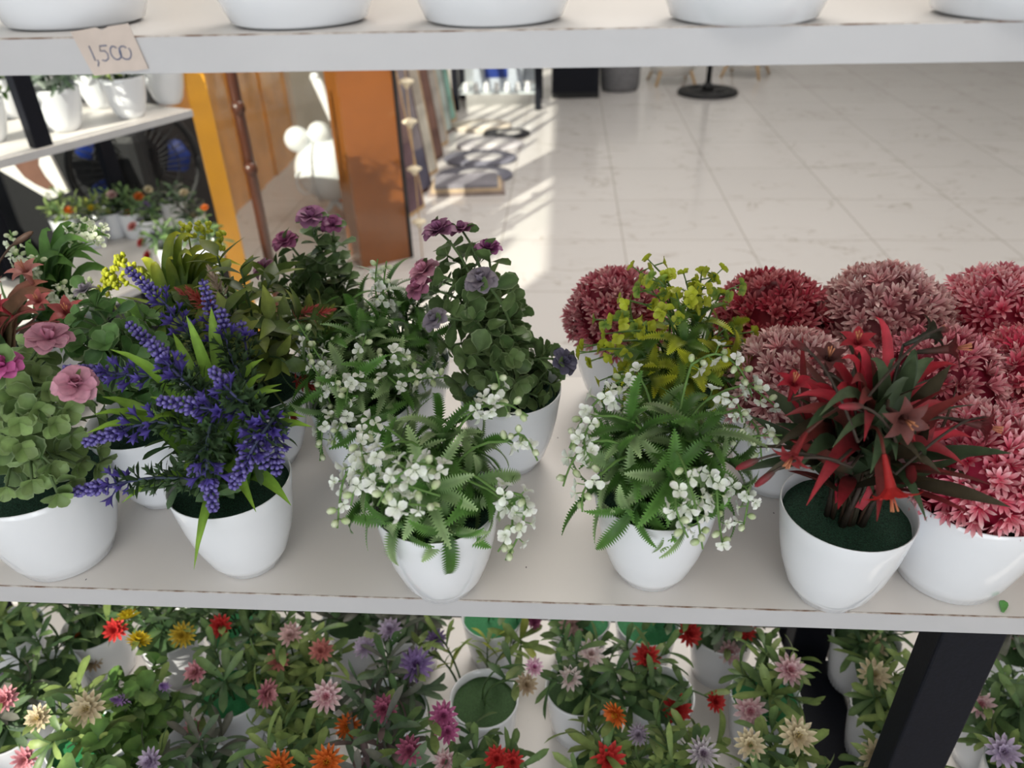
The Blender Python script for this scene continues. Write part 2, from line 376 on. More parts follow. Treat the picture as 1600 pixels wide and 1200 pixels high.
# price sticker on the upper edge
c = aty(172, 82, Y0-.0006)
st = MB()
pts = [(-.0185, .0105), (-.004, .0125), (-.001, .011), (.003, .0128), (.0145, .0142), (.017, .002), (.0192, -.0085), (.0105, -.0095), (.0075, -.0092), (.0, -.0105), (-.0125, -.0118), (-.0155, -.002)]
V = np.array([(x, 0, z) for x, z in pts]+[(x, -.0004, z) for x, z in pts]); n = len(pts)
st.add(V, [tuple(range(n)), tuple(range(2*n-1, n-1, -1))]+[(i, i+n, (i+1) % n+n, (i+1) % n) for i in range(n)], np.tile(WHITE, (2*n, 1)))
tk = tag(st.build('price_sticker', M['tagpaper'], None, tuple(c), False), 'torn tan price sticker handwritten 1,500 on the upper shelf edge', 'price tag')
ink = MB()
def stroke(pl): tube(ink, [(x, -.0006, z) for x, z in pl], .00033, ns=4)
stroke([(-.0105, .0035), (-.0098, 0), (-.0092, -.004)]); stroke([(-.0080, -.0035), (-.0076, -.0048), (-.0085, -.0068)])
stroke([(-.0005, .0036), (-.0045, .0034), (-.005, .0008), (-.0025, .001), (-.0012, -.0006), (-.0016, -.003), (-.0035, -.0042), (-.0052, -.0036)])
for cx, rx in ((.0025, .0026), (.0078, .0029)): stroke([(cx+rx*math.cos(a)+.0002*a, -.0002+.0034*math.sin(a)) for a in np.linspace(.8, .8+2*PI, 13)])
ink.build('handwriting', M['ink'], tk)
# second rack standing askew at the left
e = nrm(V3(.4395, .898, 0)); RZ = math.atan2(e[1], e[0]); L0 = V3(-1.60, 1.153, 0)
rack2 = thing('shelving_rack', 'second white shelving rack with black posts standing askew at the back left', 'shelf rack', L0, RZ)
L2 = 1.20
for z in (ZM, ZB): board(rack2, 0, L2, 0, .42, z)
for x in (.02, .735, 1.13): 
    for y in (.012, .38): post(rack2, x, y, .045, .03, ZM if y < .1 else 0, 1.36) if not (x > 1 and y < .1) else None
def rk2(u, v, z): return L0+e*u+V3(-e[1], e[0], 0)*v+V3(0, 0, z)

# ---------------------------------------------------------------- pots
POT = [(.0, .0), (.022, .0), (.0265, .0015), (.0345, .016), (.0415, .038), (.0455, .058), (.0478, .075), (.0492, .088), (.0488, .0889), (.0480, .0885), (.0468, .080), (.045, .068), (.0, .068)]
BOWL = [(.0, .0), (.034, .0), (.0385, .002), (.045, .018), (.051, .040), (.0545, .06), (.0556, .075), (.0555, .088), (.0549, .0888), (.0541, .0884), (.0532, .08), (.051, .068), (.0, .068)]
CUP = [(.0, .0), (.030, .0), (.0325, .002), (.036, .025), (.0395, .055), (.042, .083), (.0424, .085), (.0416, .0862), (.0405, .0858), (.0388, .074), (.038, .066), (.0, .066)]
def lathe_mesh(name, pr, mat, flute=0, ns=56):
    mb = MB(); lathe(mb, pr, ns=ns, flute=flute); o = mb.build(name, mat); me = o.data; bpy.data.objects.remove(o); return me
def moss_mesh(name, r, z, mat, seed, hair=True):
    rg = np.random.RandomState(seed); mb = MB(); pr = []
    nr, ns = 12, 40; V = []
    for i in range(nr):
        q = r*(i+.001)/(nr-1)
        for j in range(ns):
            a = 2*PI*j/ns; V.append((q*math.cos(a), q*math.sin(a), z+.003*(1-(i/(nr-1))**2)+rg.uniform(-.0006, .0006)))
    Fc = [(i*ns+j, i*ns+(j+1) % ns, (i+1)*ns+(j+1) % ns, (i+1)*ns+j) for i in range(nr-1) for j in range(ns)]
    mb.add(np.array(V), Fc, np.tile(WHITE, (len(V), 1)))
    if hair:
        for k in range(900):
            q = r*math.sqrt(rg.rand())*.98; a = rg.rand()*2*PI
            p = V3(q*math.cos(a), q*math.sin(a), z+.003*(1-(q/r)**2)-.0004); d = nrm(V3(rg.normal(0, .7), rg.normal(0, .7), 1))
            s = cross(d, V3(0, 1, .2))*.0003; mb.add(np.array([p-s, p+s, p+d*.0022]), [(0, 1, 2)], np.tile(WHITE, (3, 1)))
    o = mb.build(name, mat); me = o.data; bpy.data.objects.remove(o); return me
ME = {}
ME['pot'] = lathe_mesh('pot', POT, M['pot']); ME['bowl'] = lathe_mesh('pot', BOWL, M['pot'])
ME['cup'] = lathe_mesh('pot', CUP, M['pot'], ns=40); ME['ribbed'] = lathe_mesh('pot', CUP, M['pot'], .012, 72)
ME['moss'] = moss_mesh('moss', .0466, .0775, M['moss'], 1); ME['bowlmoss'] = moss_mesh('moss', .053, .0765, M['moss'], 2)
ME['foam'] = moss_mesh('foam', .0395, .074, M['foam'], 3, False); ME['foam2'] = moss_mesh('foam', .0395, .074, M['foam2'], 4, False)
def potted(name, label, base, kind='pot', moss='moss', s=1.0, rz=0.0, group='potted plants on the middle shelf', cat='potted plant'):
    t = thing(name, label, cat, base, rz, group); t.scale = (s, s, s)
    link('pot', ME[kind], t); link('foam' if 'foam' in moss else 'moss', ME[moss], t)
    return t

# ---------------------------------------------------------------- plant pieces (all in metres from the pot's base)
GR1, GR2, GR3 = (.075, .17, .045), (.12, .25, .07), (.03, .085, .03)
def jade_stem(mb, p0, p1, rg, n=5, size=.024, ca=(.10, .19, .065), cb=(.16, .27, .10), ce=(.30, .40, .20), start=.35, tip=True):
    P = curve(p0, p1, 8, .0); tube(mb, P, .0017, .0011, (.10, .16, .06), (.14, .22, .09), 5)
    T = np.gradient(P, axis=0); az = rg.uniform(0, PI)
    for i in range(n):
        q = start+(1-start)*i/max(1, n-1); x = q*7; k = min(6, int(x)); p = P[k]+(P[k+1]-P[k])*(x-k); d = nrm(T[k])
        u = nrm(cross(d, V3(.3, .9, .2))); v = cross(d, u)
        for h in (0, PI):
            a = az+h+rg.uniform(-.3, .3); lat = math.cos(a)*u+math.sin(a)*v
            L = size*rg.uniform(.7, 1.15)*(1.0 if i < n-1 else .75)
            c = jit(mix(ca, cb, rg.random()), rg, .2)
            ld = nrm(lat+d*rg.uniform(-.1, .9)+V3(*[rg.uniform(-.4, .4) for _ in range(3)])); dn = nrm(d+V3(*[rg.uniform(-.5, .5) for _ in range(3)]))
            blade(mb, p, ld, dn, L, L*rg.uniform(.68, .85), 'round', rg.uniform(-.2, .9), rg.uniform(.1, .4), c, mix(c, cb, .4), 10, .07, 1.3, 0, mix(c, ce, .8))
        az += PI/2+rg.uniform(-.25, .25)
    if tip:
        d = nrm(T[-1])
        for h in range(4):
            a = h*PI/2+az; u = nrm(cross(d, V3(.3, .9, .2))); v = cross(d, u)
            c = jit(cb, rg, .15); L = size*.55
            blade(mb, P[-1], nrm((math.cos(a)*u+math.sin(a)*v)*.7+d), d, L, L*.8, 'round', .5, .3, c, c, 9, .05, 1.1, 0, mix(c, ce, .5))
def rose(mb, p, d, R, rg, ca, cb):
    u = nrm(cross(d, V3(.31, .2, .9))); v = cross(d, u)
    for k, (n, op, s) in enumerate(((3, .2, .55), (5, .5, .75), (6, .82, .92), (8, 1.15, 1.0))):
        for i in range(n):
            a = 2*PI*(i+.5*k)/n+rg.uniform(-.15, .15); lat = math.cos(a)*u+math.sin(a)*v
            o = op*rg.uniform(.88, 1.12); dd = d*math.cos(o)+lat*math.sin(o); upv = d*math.sin(o)-lat*math.cos(o)
            L = R*s*1.0; c = jit(mix(ca, cb, .25*k), rg, .15)
            blade(mb, p-d*R*.35+dd*R*.05, dd, upv, L, L*.85, 'petal', rg.uniform(.5, 1.2) if k > 1 else -.5, .35, c, mix(c, cb, .6), 6)
    for i in range(5):
        a = 2*PI*i/5; lat = math.cos(a)*u+math.sin(a)*v; blade(mb, p-d*R*.4, nrm(lat+d*.3), d, R*.6, R*.25, 'lance', .3, .2, GR1, GR2, 5)
def zinnia(mb, p, d, R, rg, ca, cb, cc, rows=3, n=13, wk=.26):
    u = nrm(cross(d, V3(.31, .2, .9))); v = cross(d, u)
    for k in range(rows):
        o = 1.5-k*.36; s = 1-.17*k
        for i in range(n-2*k):
            a = 2*PI*(i+.5*k)/(n-2*k)+rg.uniform(-.06, .06); lat = math.cos(a)*u+math.sin(a)*v
            dd = d*math.cos(o)+lat*math.sin(o); upv = d*math.sin(o)-lat*math.cos(o)
            blade(mb, p+d*R*.06*k, dd, upv, R*s, R*wk, 'oblong', -.35, .5, jit(ca, rg), jit(cb, rg), 6)
    for i in range(12):
        a = i*2.4; q = R*.22*math.sqrt(i/12); blob(mb, p+d*R*.3+(math.cos(a)*u+math.sin(a)*v)*q, d, R*.13, R*.045, cc, cc, 5, 4)
    for i in range(5):
        a = 2*PI*i/5; lat = math.cos(a)*u+math.sin(a)*v; blade(mb, p-d*R*.08, nrm(lat*.9-d*.35), d, R*.7, R*.26, 'oblong', .3, .2, GR1, GR2, 5)
def fern_stem(mb, p0, p1, rg, n=9, L=.048, Wd=.016, ca=(.045, .15, .035), cb=(.10, .27, .065), start=.45, spread=1.0, tipc=None, out=None):
    P = curve(p0, p1, 7); tube(mb, P, .0016, .001, (.08, .17, .05), None, 5)
    T = np.gradient(P, axis=0); az = rg.uniform(0, 6.28)
    for i in range(n):
        q = start+(1-start)*i/(n-1); x = q*6; k = min(5, int(x)); p = P[k]+(P[k+1]-P[k])*(x-k); d = nrm(T[k])
        u = nrm(cross(d, V3(.3, .9, .2))); v = cross(d, u); az += 2.4
        lat = math.cos(az)*u+math.sin(az)*v; o = (1.15-.75*i/(n-1))*spread*rg.uniform(.85, 1.15)
        ld = d*math.cos(o)+lat*math.sin(o); l = L*rg.uniform(.7, 1.15)
        c0 = jit(ca, rg, .25); c1 = jit(cb if tipc is None or rg.random() < .5 else tipc, rg, .2)
        comb(mb, p, ld, d, l, Wd*rg.uniform(.85, 1.15), rg.uniform(.7, 1.8), c0, c1, 22)
def blossom(mb, p, d, R, rg, ca=(.80, .83, .78), cb=(.90, .92, .90), heart=(.50, .62, .25)):
    u = nrm(cross(d, V3(.31, .2, .9))); v = cross(d, u); n = 3 if rg.random() < .4 else 4; a0 = rg.uniform(0, 6)
    for i in range(n):
        a = a0+2*PI*i/n; lat = math.cos(a)*u+math.sin(a)*v; o = rg.uniform(.9, 1.35)
        dd = d*math.cos(o)+lat*math.sin(o); c = jit(cb, rg, .05)
        blade(mb, p, dd, d*math.sin(o)-lat*math.cos(o), R*rg.uniform(.8, 1.15), R*.80, 'round', rg.uniform(-.4, 1.1), .5, mix(ca, heart, .35), c, 8, .08)
    blob(mb, p+d*R*.15, d, R*.3, R*.14, heart, ca, 5, 4)
def spray(mb, pl, rg, R=.0085, dens=.0056, stemc=(.16, .30, .08), ca=(.80, .83, .78), cb=(.90, .92, .90), root=None):
    """white blossom spray along a polyline: open flowers low on the stalk, green buds to the tip"""
    P = np.asarray(pl, float)
    # resample smoothly
    seg = np.linalg.norm(np.diff(P, axis=0), axis=1); s = np.concatenate([[0], np.cumsum(seg)]); n = max(6, int(s[-1]/.006))
    q = np.linspace(0, s[-1], n); R_ = np.stack([np.interp(q, s, P[:, i]) for i in range(3)], 1)
    for _ in range(3): R_[1:-1] = (R_[:-2]+R_[1:-1]*2+R_[2:])/4
    if root is not None:
        st = curve(root, R_[0], 7); R2 = np.concatenate([st[:-1], R_])
    else: R2 = R_
    tube(mb, R2, .0012, .0007, stemc, None, 5)
    T = np.gradient(R_, axis=0); x = 0; i = 0; tot = s[-1]
    while x < tot:
        j = min(n-1, int(x/tot*(n-1))); d = nrm(T[j]); u = nrm(cross(d, V3(.2, -.8, .5))); v = cross(d, u)
        a = i*2.4+rg.uniform(-.4, .4); lat = math.cos(a)*u+math.sin(a)*v; dd = nrm(lat+d*.35+V3(0, -.25, .15)); f = x/tot
        ped = R*rg.uniform(.5, .9); pp = R_[j]+dd*ped
        tube(mb, [R_[j], R_[j]+dd*ped*.5, pp], .0005, .0005, stemc, None, 4, False)
        if f > .8 and rg.random() < .8 or rg.random() < .22: blob(mb, pp, dd, R*.46, R*.34, (.45, .60, .25), (.78, .84, .62), 6, 5)
        else: blossom(mb, pp, dd, R*rg.uniform(.8, 1.15)*(1-.25*f), rg, ca, cb)
        x += dens*rg.uniform(.8, 1.2); i += 1
def allium(rg, Rx, Rz, ca, cb, cc, nf=170, fl=.0135):
    mb = MB(); g = PI*(3-math.sqrt(5))
    for i in range(nf):
        z = 1-1.28*(i+.5)/nf; r = math.sqrt(max(0, 1-z*z)); a = g*i
        d = nrm(V3(r*math.cos(a), r*math.sin(a), z)+V3(*[rg.uniform(-.09, .09) for _ in range(3)]))
        base = d*V3(Rx, Rx, Rz)*.80; nd = nrm(d*V3(1/Rx, 1/Rx, 1/Rz)); p = base+nd*rg.uniform(-.002, .003)
        u = nrm(cross(nd, V3(.31, .2, .9))); v = cross(nd, u); n = 8; a0 = rg.uniform(0, 6)
        w = rg.random(); c0 = jit(ca, rg, .2); c1 = jit(mix(cb, cc, w**1.3), rg, .1); op = rg.uniform(.5, .9)
        for j in range(n):
            b = a0+2*PI*j/n; lat = math.cos(b)*u+math.sin(b)*v; o = op*rg.uniform(.8, 1.2)
            dd = nd*math.cos(o)+lat*math.sin(o)
            blade(mb, p, dd, nd*math.sin(o)-lat*math.cos(o), fl*rg.uniform(.85, 1.15), fl*.25, 'oblong', rg.uniform(-.2, .5), .35, c0, c1, 6, tp=1.7)
        for j in range(3):
            b = j*2.1+a0; o = .25; dd = nd*math.cos(o)+(math.cos(b)*u+math.sin(b)*v)*math.sin(o)
            blade(mb, p, dd, u, fl*.75, fl*.09, 'grass', 0, .2, c0, mix(c1, cc, .6), 3)
    blob(mb, V3(0, 0, 0), V3(0, 0, 1), Rz*.78, Rx*.78, mix(ca, (.02, .01, .01), .35), None, 24, 14)
    return mb

def cupflower(mb, p, d, R, rg, ca, cb, n=5):
    u = nrm(cross(d, V3(.31, .2, .9))); v = cross(d, u)
    for i in range(n):
        a = 2*PI*i/n; lat = math.cos(a)*u+math.sin(a)*v; o = .30
        dd = d*math.cos(o)+lat*math.sin(o); blade(mb, p, dd, d*math.sin(o)-lat*math.cos(o), R, R*.30, 'oblong', rg.uniform(.1, .7), .5, ca, cb, 4)
PU1, PU2 = (.040, .028, .19), (.115, .085, .38)
DG1, DG2 = (.022, .050, .022), (.06, .11, .045)
def lavender(mb, pl, rg, f_green=.45, R=.0095, root=None, purple=1.0):
    P = np.asarray(pl, float); seg = np.linalg.norm(np.diff(P, axis=0), axis=1); s = np.concatenate([[0], np.cumsum(seg)])
    n = max(8, int(s[-1]/.004)); q = np.linspace(0, s[-1], n); Q = np.stack([np.interp(q, s, P[:, i]) for i in range(3)], 1)
    for _ in range(8): Q[1:-1] = (Q[:-2]+Q[1:-1]*2+Q[2:])/4
    tube(mb, Q if root is None else np.concatenate([curve(root, Q[0], 5)[:-1], Q]), .0013, .0009, DG2, mix(PU1, PU2, .5), 5)
    T = np.gradient(Q, axis=0); az = 0; x = .06
    while x < 1:
        j = min(n-1, int(x*(n-1))); d = nrm(T[j]); u = nrm(cross(d, V3(.2, -.8, .5))); v = cross(d, u)
        f = x
        tip = f > .5+f_green*.35
        k = 5 if tip else 4
        for h in range(k):
            a = az+h*2*PI/k; lat = math.cos(a)*u+math.sin(a)*v
            if tip:
                r = (1.25-f)*.0105; dd = nrm(lat+d*.55); tube(mb, [Q[j], Q[j]+dd*r], .0006, .0009, PU1, PU2, 4)
                blob(mb, Q[j]+dd*r, dd, .0019, .0016, jit(PU2, rg, .25), mix(PU2, (.45, .42, .8), .4), 6, 4)
            else:
                dd = nrm(lat*.9+d*.7); ped = rg.uniform(.004, .009)
                g = f < f_green
                c0, c1 = (DG1, jit(DG2, rg, .3)) if g else (PU1, jit(PU2, rg, .25))
                tube(mb, [Q[j], Q[j]+dd*ped], .0006, .0006, DG1, c0, 4, False)
                cupflower(mb, Q[j]+dd*ped, nrm(dd+V3(0, 0, .2)), R*rg.uniform(.75, 1.1), rg, c0, c1)
                if g or h % 2: blade(mb, Q[j], nrm(lat+d*.3), d, R*1.5, R*.45, 'oblong', .4, .2, DG1, jit(DG2, rg, .3), 4)
        az += .7; tl = s[-1]; x += (.0038 if tip else .0088)/tl
def grass(mb, p0, p1, rg, W=.009, ca=(.045, .13, .03), cb=(.26, .42, .05), lead=.6, n=9, tp=1.0):
    """strap leaf along an arc from p0 to p1"""
    P = curve(p0, p1, n, 0, nrm(V3(0, 0, 1)+nrm(np.asarray(p1)-p0)*.5), lead); T = np.gradient(P, axis=0); w = prof('grass', np.linspace(0, 1, n))*W*.5
    V = []; C = []
    for i in range(n):
        t = nrm(T[i]); s = nrm(cross(t, V3(.12, -.55, .83))); up = cross(s, t); f = i/(n-1); c = mix(ca, cb, f**tp)
        for k in (-1, 0, 1): V.append(P[i]+s*w[i]*k+up*abs(k)*w[i]*.35); C.append(np.array(c)*(1.25 if k == 0 else 1))
    mb.add(np.array(V), strip_faces(n, 3), np.array(C))
def trumpet(mb, p, d, R, rg, ca, cb, n=6, flare=1.1):
    u = nrm(cross(d, V3(.31, .2, .9))); v = cross(d, u)
    tube(mb, [p-d*R*1.3, p-d*R*.5, p], R*.09, R*.22, ca, mix(ca, cb, .5), 7, False)
    for i in range(n):
        a = 2*PI*i/n; lat = math.cos(a)*u+math.sin(a)*v; o = .35
        dd = d*math.cos(o)+lat*math.sin(o)
        blade(mb, p-d*R*.2+lat*R*.12, dd, d*math.sin(o)-lat*math.cos(o), R*1.15, R*.62, 'ovate', flare*1.5, .25, mix(ca, cb, .4), jit(cb, rg, .15), 6)
    for i in range(4):
        a = i*1.7; lat = math.cos(a)*u+math.sin(a)*v; tube(mb, [p, p+d*R*.8+lat*R*.15], .0005, .0006, cb, (.6, .25, .12), 4)
def bush(rg, H, Rr, n, L, Wd, k, cols, nl=7, bend=.6, stemc=(.06, .11, .04), scal=0.0, spread=75, z0=.078, teeth=False, up=.35):
    """stems fanning out of the pot with leaves set spirally along each; returns one MB per stem"""
    out = []
    for i in range(n):
        mb = MB(); th = rad(spread)*math.sqrt((i+.3)/n); az = i*2.4+rg.uniform(-.3, .3); d = sph(th, az)
        p0 = V3(.012*math.cos(az), .012*math.sin(az), z0); p1 = V3(Rr*d[0]*rg.uniform(.8, 1.1), Rr*d[1]*rg.uniform(.8, 1.1), z0+H*(.25+.75*max(0, d[2]))*rg.uniform(.85, 1.1))
        P = curve(p0, p1, 7); tube(mb, P, .0015, .0009, stemc, None, 5); T = np.gradient(P, axis=0); b = rg.uniform(0, 6)
        for j in range(nl):
            x = 6*(.3+.7*j/(nl-1)); kk = min(5, int(x)); p = P[kk]+(P[kk+1]-P[kk])*(x-kk); dd = nrm(T[kk]); b += 2.4
            u = nrm(cross(dd, V3(.3, .9, .2))); v = cross(dd, u); lat = math.cos(b)*u+math.sin(b)*v
            ca, cb = cols[rg.randrange(len(cols))]; l = L*rg.uniform(.7, 1.15)
            ld = nrm(lat+dd*(up+.6*j/nl))
            if teeth: comb(mb, p, ld, dd, l, Wd, bend*rg.uniform(.5, 1.4), jit(ca, rg), jit(cb, rg), 11)
            else: blade(mb, p, ld, dd, l, Wd*rg.uniform(.8, 1.15), k, bend*rg.uniform(.3, 1.4), .25, jit(ca, rg, .2), jit(cb, rg, .2), 8, scal, 1.2)
        out.append(mb)
    return out
def parts(t, name, mbs, mat):
    for mb in mbs: mb.build(name, mat, t)
class Loc:
    """pixel of the photograph at a given depth -> the pot's own coordinates"""
    def __init__(s, base, sc=1.0): s.b = np.asarray(base, float); s.s = sc
    def __call__(s, px, py, dy=0.0): return (aty(px, py, s.b[1]+dy)-s.b)/s.s

# ---------------------------------------------------------------- middle shelf: the plants
def on(px, py, z=ZM): p = atz(px, py, z); p[2] = z+.0003; return p
def jade_plant(label, base, kind, seed, flowers, stems, fc, s=1.0, size=.024, leafc=None, n=5, group='potted plants on the middle shelf'):
    t = potted('potted_jade_plant', label, base, kind, 'bowlmoss' if kind == 'bowl' else 'moss', s, group=group)
    rg = random.Random(seed); L = Loc(base, s); lc = leafc or ((.075, .16, .055), (.14, .25, .09))
    def root(): a = rg.uniform(0, 6.28); return V3(.012*math.cos(a), .012*math.sin(a), .076)
    for q in stems:
        mb = MB(); jade_stem(mb, root(), L(*q), rg, n, size, *lc); mb.build('leafy_stem', M['leaf'], t)
    for px, py, dy, R, ca, cb in flowers:
        p = L(px, py, dy); mb = MB(); jade_stem(mb, root(), p, rg, n-1, size, *lc, tip=False); o = mb.build('leafy_stem', M['leaf'], t)
        fb = MB(); d = nrm(nrm(p-V3(0, 0, .09))+V3(0, -.35, .35)); rose(fb, p+d*R*.3, d, R, rg, ca, cb); fb.build('rose', M['petal'], t)
    return t
PK = ((.46, .11, .22), (.74, .40, .50)); PK2 = ((.50, .06, .26), (.62, .16, .40)); PP = ((.20, .045, .14), (.42, .19, .33)); GP = ((.11, .085, .13), (.36, .32, .38))
# A front left
A = on(108, 862)
jade_plant('round-leaved greenery with dusty pink roses in a wide white pot, front left corner', A, 'bowl', 1,
  [(78, 530, .025, .0175, *PK), (118, 602, -.035, .0155, *PK), (4, 572, -.02, .0145, *PK2)],
  [(40, 540, .07), (140, 560, .06), (20, 620, -.02), (60, 640, -.04), (110, 680, -.03), (150, 650, .02), (35, 700, -.05), (80, 725, -.05), (120, 725, -.03), (165, 610, .05), (60, 590, .0), (-20, 650, 0), (-30, 590, .05), (-20, 730, -.03), (0, 690, -.05), (85, 660, -.05), (150, 700, 0), (50, 750, -.06), (110, 750, -.055), (150, 725, -.03), (30, 660, -.05), (75, 610, -.03), (140, 610, .02), (10, 760, -.05), (90, 770, -.07), (60, 560, .03), (105, 640, -.04)], None, leafc=((.055, .11, .032), (.21, .31, .11)), size=.022, n=4)
# B lavender
B = on(393, 872)
def lavender_plant():
    t = potted('potted_lavender', 'white pot of purple lavender spikes and bright grassy blades beside the rose pot', B); rg = random.Random(5); L = Loc(B)
    spikes = [([(330, 570, .05), (265, 480, .06), (197, 418, .07)], .3), ([(350, 600, .04), (340, 520, .06), (316, 436, .07)], .35), ([(385, 620, .03), (388, 560, .05), (376, 500, .06)], .75),
      ([(330, 640, .0), (275, 570, .02), (197, 503, .03)], .3), ([(330, 600, -.01), (220, 587, -.02), (98, 577, -.01)], .35), ([(395, 640, -.03), (330, 640, -.05), (244, 625, -.05)], .15),
      ([(330, 680, -.03), (240, 655, -.04), (130, 693, -.04)], .35), ([(330, 750, -.045), (240, 745, -.06), (100, 772, -.06)], .45), ([(330, 650, -.05), (320, 715, -.075), (334, 800, -.08)], .4),
      ([(430, 650, -.04), (400, 690, -.065), (362, 765, -.075)], .1), ([(400, 640, -.03), (395, 675, -.055), (415, 735, -.065)], .1), ([(420, 640, -.02), (432, 690, -.05), (432, 745, -.06)], .2),
      ([(350, 640, -.02), (290, 600, -.03), (230, 530, -.02)], .5), ([(390, 610, 0), (360, 560, .03), (345, 480, .05)], .7), ([(400, 640, -.03), (365, 620, -.05), (330, 575, -.03)], .6), ([(330, 700, -.05), (310, 700, -.07), (300, 745, -.07)], .85)]
    for pl, g in spikes:
        mb = MB(); a = rg.uniform(0, 6.28); lavender(mb, [L(*q) for q in pl], rg, g, root=V3(.012*math.cos(a), .012*math.sin(a), .076)); mb.build('flower_spike', M['petal'], t)
    blades = [(172, 546, -.03), (145, 648, -.05), (133, 678, -.06), (190, 786, -.07), (303, 890, -.085), (412, 560, .02), (440, 600, .0), (291, 493, .0), (478, 652, -.02), (488, 667, -.03), (400, 800, -.07), (440, 610, -.02), (232, 660, -.06), (288, 735, -.07), (270, 520, .04), (455, 790, -.03), (330, 480, .05), (235, 620, -.02), (415, 585, -.02), (160, 620, .0)]
    for q in blades:
        mb = MB(); a = rg.uniform(0, 6.28); grass(mb, V3(.012*math.cos(a), .012*math.sin(a), .077), L(*q), rg, rg.uniform(.010, .014), (.04, .12, .025), (.22, .38, .045), .5); mb.build('grass_blade', M['leaf'], t)
    for mb in bush(rg, .075, .055, 12, .022, .007, 'oblong', [(DG1, DG2), ((.03, .07, .025), (.08, .14, .05))], 12, .5): mb.build('leafy_stem', M['leaf'], t)
lavender_plant()
# C, D, G white-flowered ferns
def fern_plant(label, base, seed, sprays, s=1.0, stems=None, ca=(.045, .125, .022), cb=(.105, .245, .045), tipc=(.34, .48, .22), kind='pot', H=.10, L_=.046, R=.0078, name='potted_fern', group='potted plants on the middle shelf'):
    t = potted(name, label, base, kind, 'moss', s, group=group); rg = random.Random(seed); L = Loc(base, s)
    for th, az, l in stems:
        d = sph(rad(th), rad(az)); p1 = V3(d[0], d[1], d[2])*l*.82+V3(0, 0, .078); a = rad(az)
        mb = MB(); fern_stem(mb, V3(.010*math.cos(a), .010*math.sin(a), .076), p1, rg, 12, L_, .0135, ca, cb, .5, 1.1, tipc); mb.build('fern_frond', M['leaf'], t)
    for pl in sprays:
        mb = MB(); a = rg.uniform(0, 6.28); spray(mb, [L(q[0], q[1], q[2]-.018) for q in pl], rg, R, root=V3(.008*math.cos(a), .008*math.sin(a), .077)); mb.build('flower_spray', M['petal'], t)
    return t
ST = [(8, 20, .085), (36, 275, .075), (40, 330, .075), (38, 30, .078), (38, 90, .078), (40, 150, .078), (38, 210, .075), (66, 240, .060), (68, 290, .058), (70, 345, .062), (68, 195, .064), (66, 60, .068), (66, 120, .068)]
C_ = on(694, 908)
fern_plant('front-row serrated fern with white blossom sprays just left of the bare shelf gap', C_, 11,
  [[(585, 660, .02), (560, 690, -.02), (575, 745, -.04)], [(570, 710, -.02), (535, 740, -.04), (527, 825, -.055)], [(600, 700, -.03), (555, 750, -.05), (548, 790, -.06)],
   [(585, 750, -.05), (625, 755, -.07), (688, 775, -.075)], [(690, 735, -.05), (655, 720, -.07), (610, 750, -.075), (590, 790, -.07)], [(620, 790, -.07), (640, 785, -.08), (690, 795, -.08)],
   [(740, 640, .03), (790, 625, .01), (825, 650, .0)], [(770, 620, .04), (785, 605, .03), (775, 580, .03)], [(790, 690, .0), (815, 665, .0), (840, 720, -.01)],
   [(780, 770, -.03), (825, 770, -.04), (815, 830, -.045), (790, 875, -.05)], [(800, 790, -.03), (805, 830, -.05), (778, 862, -.055)]], stems=ST)
D_ = on(1014, 890)
fern_plant('front-row dense serrated fern edged with white blossoms just right of the bare shelf gap', D_, 12,
  [[(985, 640, .03), (945, 610, .02), (905, 660, 0), (890, 700, -.02)], [(930, 650, .0), (905, 690, -.02), (925, 720, -.04)], [(920, 690, -.01), (890, 720, -.02), (880, 760, -.03)], [(940, 740, -.03), (905, 760, -.04), (910, 800, -.05)],
   [(1070, 730, -.04), (1085, 780, -.06), (1098, 858, -.07)], [(1060, 760, -.05), (1050, 790, -.07), (1075, 840, -.075)], [(1120, 740, -.02), (1120, 790, -.04), (1130, 858, -.05)], [(1130, 760, .0), (1175, 755, -.01), (1160, 830, -.02)],
   [(1080, 570, .05), (1120, 545, .05), (1160, 575, .05), (1175, 620, .04)], [(1110, 620, .04), (1150, 610, .04), (1160, 660, .02)], [(1130, 690, .02), (1180, 680, .01), (1222, 680, .0)], [(1150, 640, .04), (1185, 660, .03), (1190, 720, .02)], [(1170, 600, .05), (1200, 625, .04), (1218, 640, .04)],
   [(1000, 590, .06), (980, 590, .06), (960, 600, .05)]], stems=ST+[(20, 200, .095), (22, 330, .095), (55, 0, .085)])
G_ = on(583, 738)
fern_plant('second-row fern with white blossom sprays between the lavender and the left front fern', G_, 13,
  [[(530, 600, .0), (500, 560, -.02), (462, 500, .0)], [(520, 640, -.02), (505, 600, -.03), (480, 555, -.03)], [(530, 660, -.03), (505, 650, -.05), (500, 720, -.06)], [(550, 640, -.03), (525, 670, -.05), (520, 700, -.06)],
   [(570, 600, .0), (560, 560, .0), (572, 525, .0)], [(600, 600, -.02), (545, 590, -.03), (540, 630, -.05)], [(590, 560, .0), (620, 550, -.01), (660, 570, -.01)], [(620, 600, -.02), (660, 590, -.03), (700, 590, -.02)], [(500, 570, .02), (520, 545, .02), (530, 520, .02)], [(545, 600, -.02), (520, 580, -.03), (525, 610, -.04)]], stems=ST+[(25, 100, .10), (30, 160, .10), (28, 60, .10)])
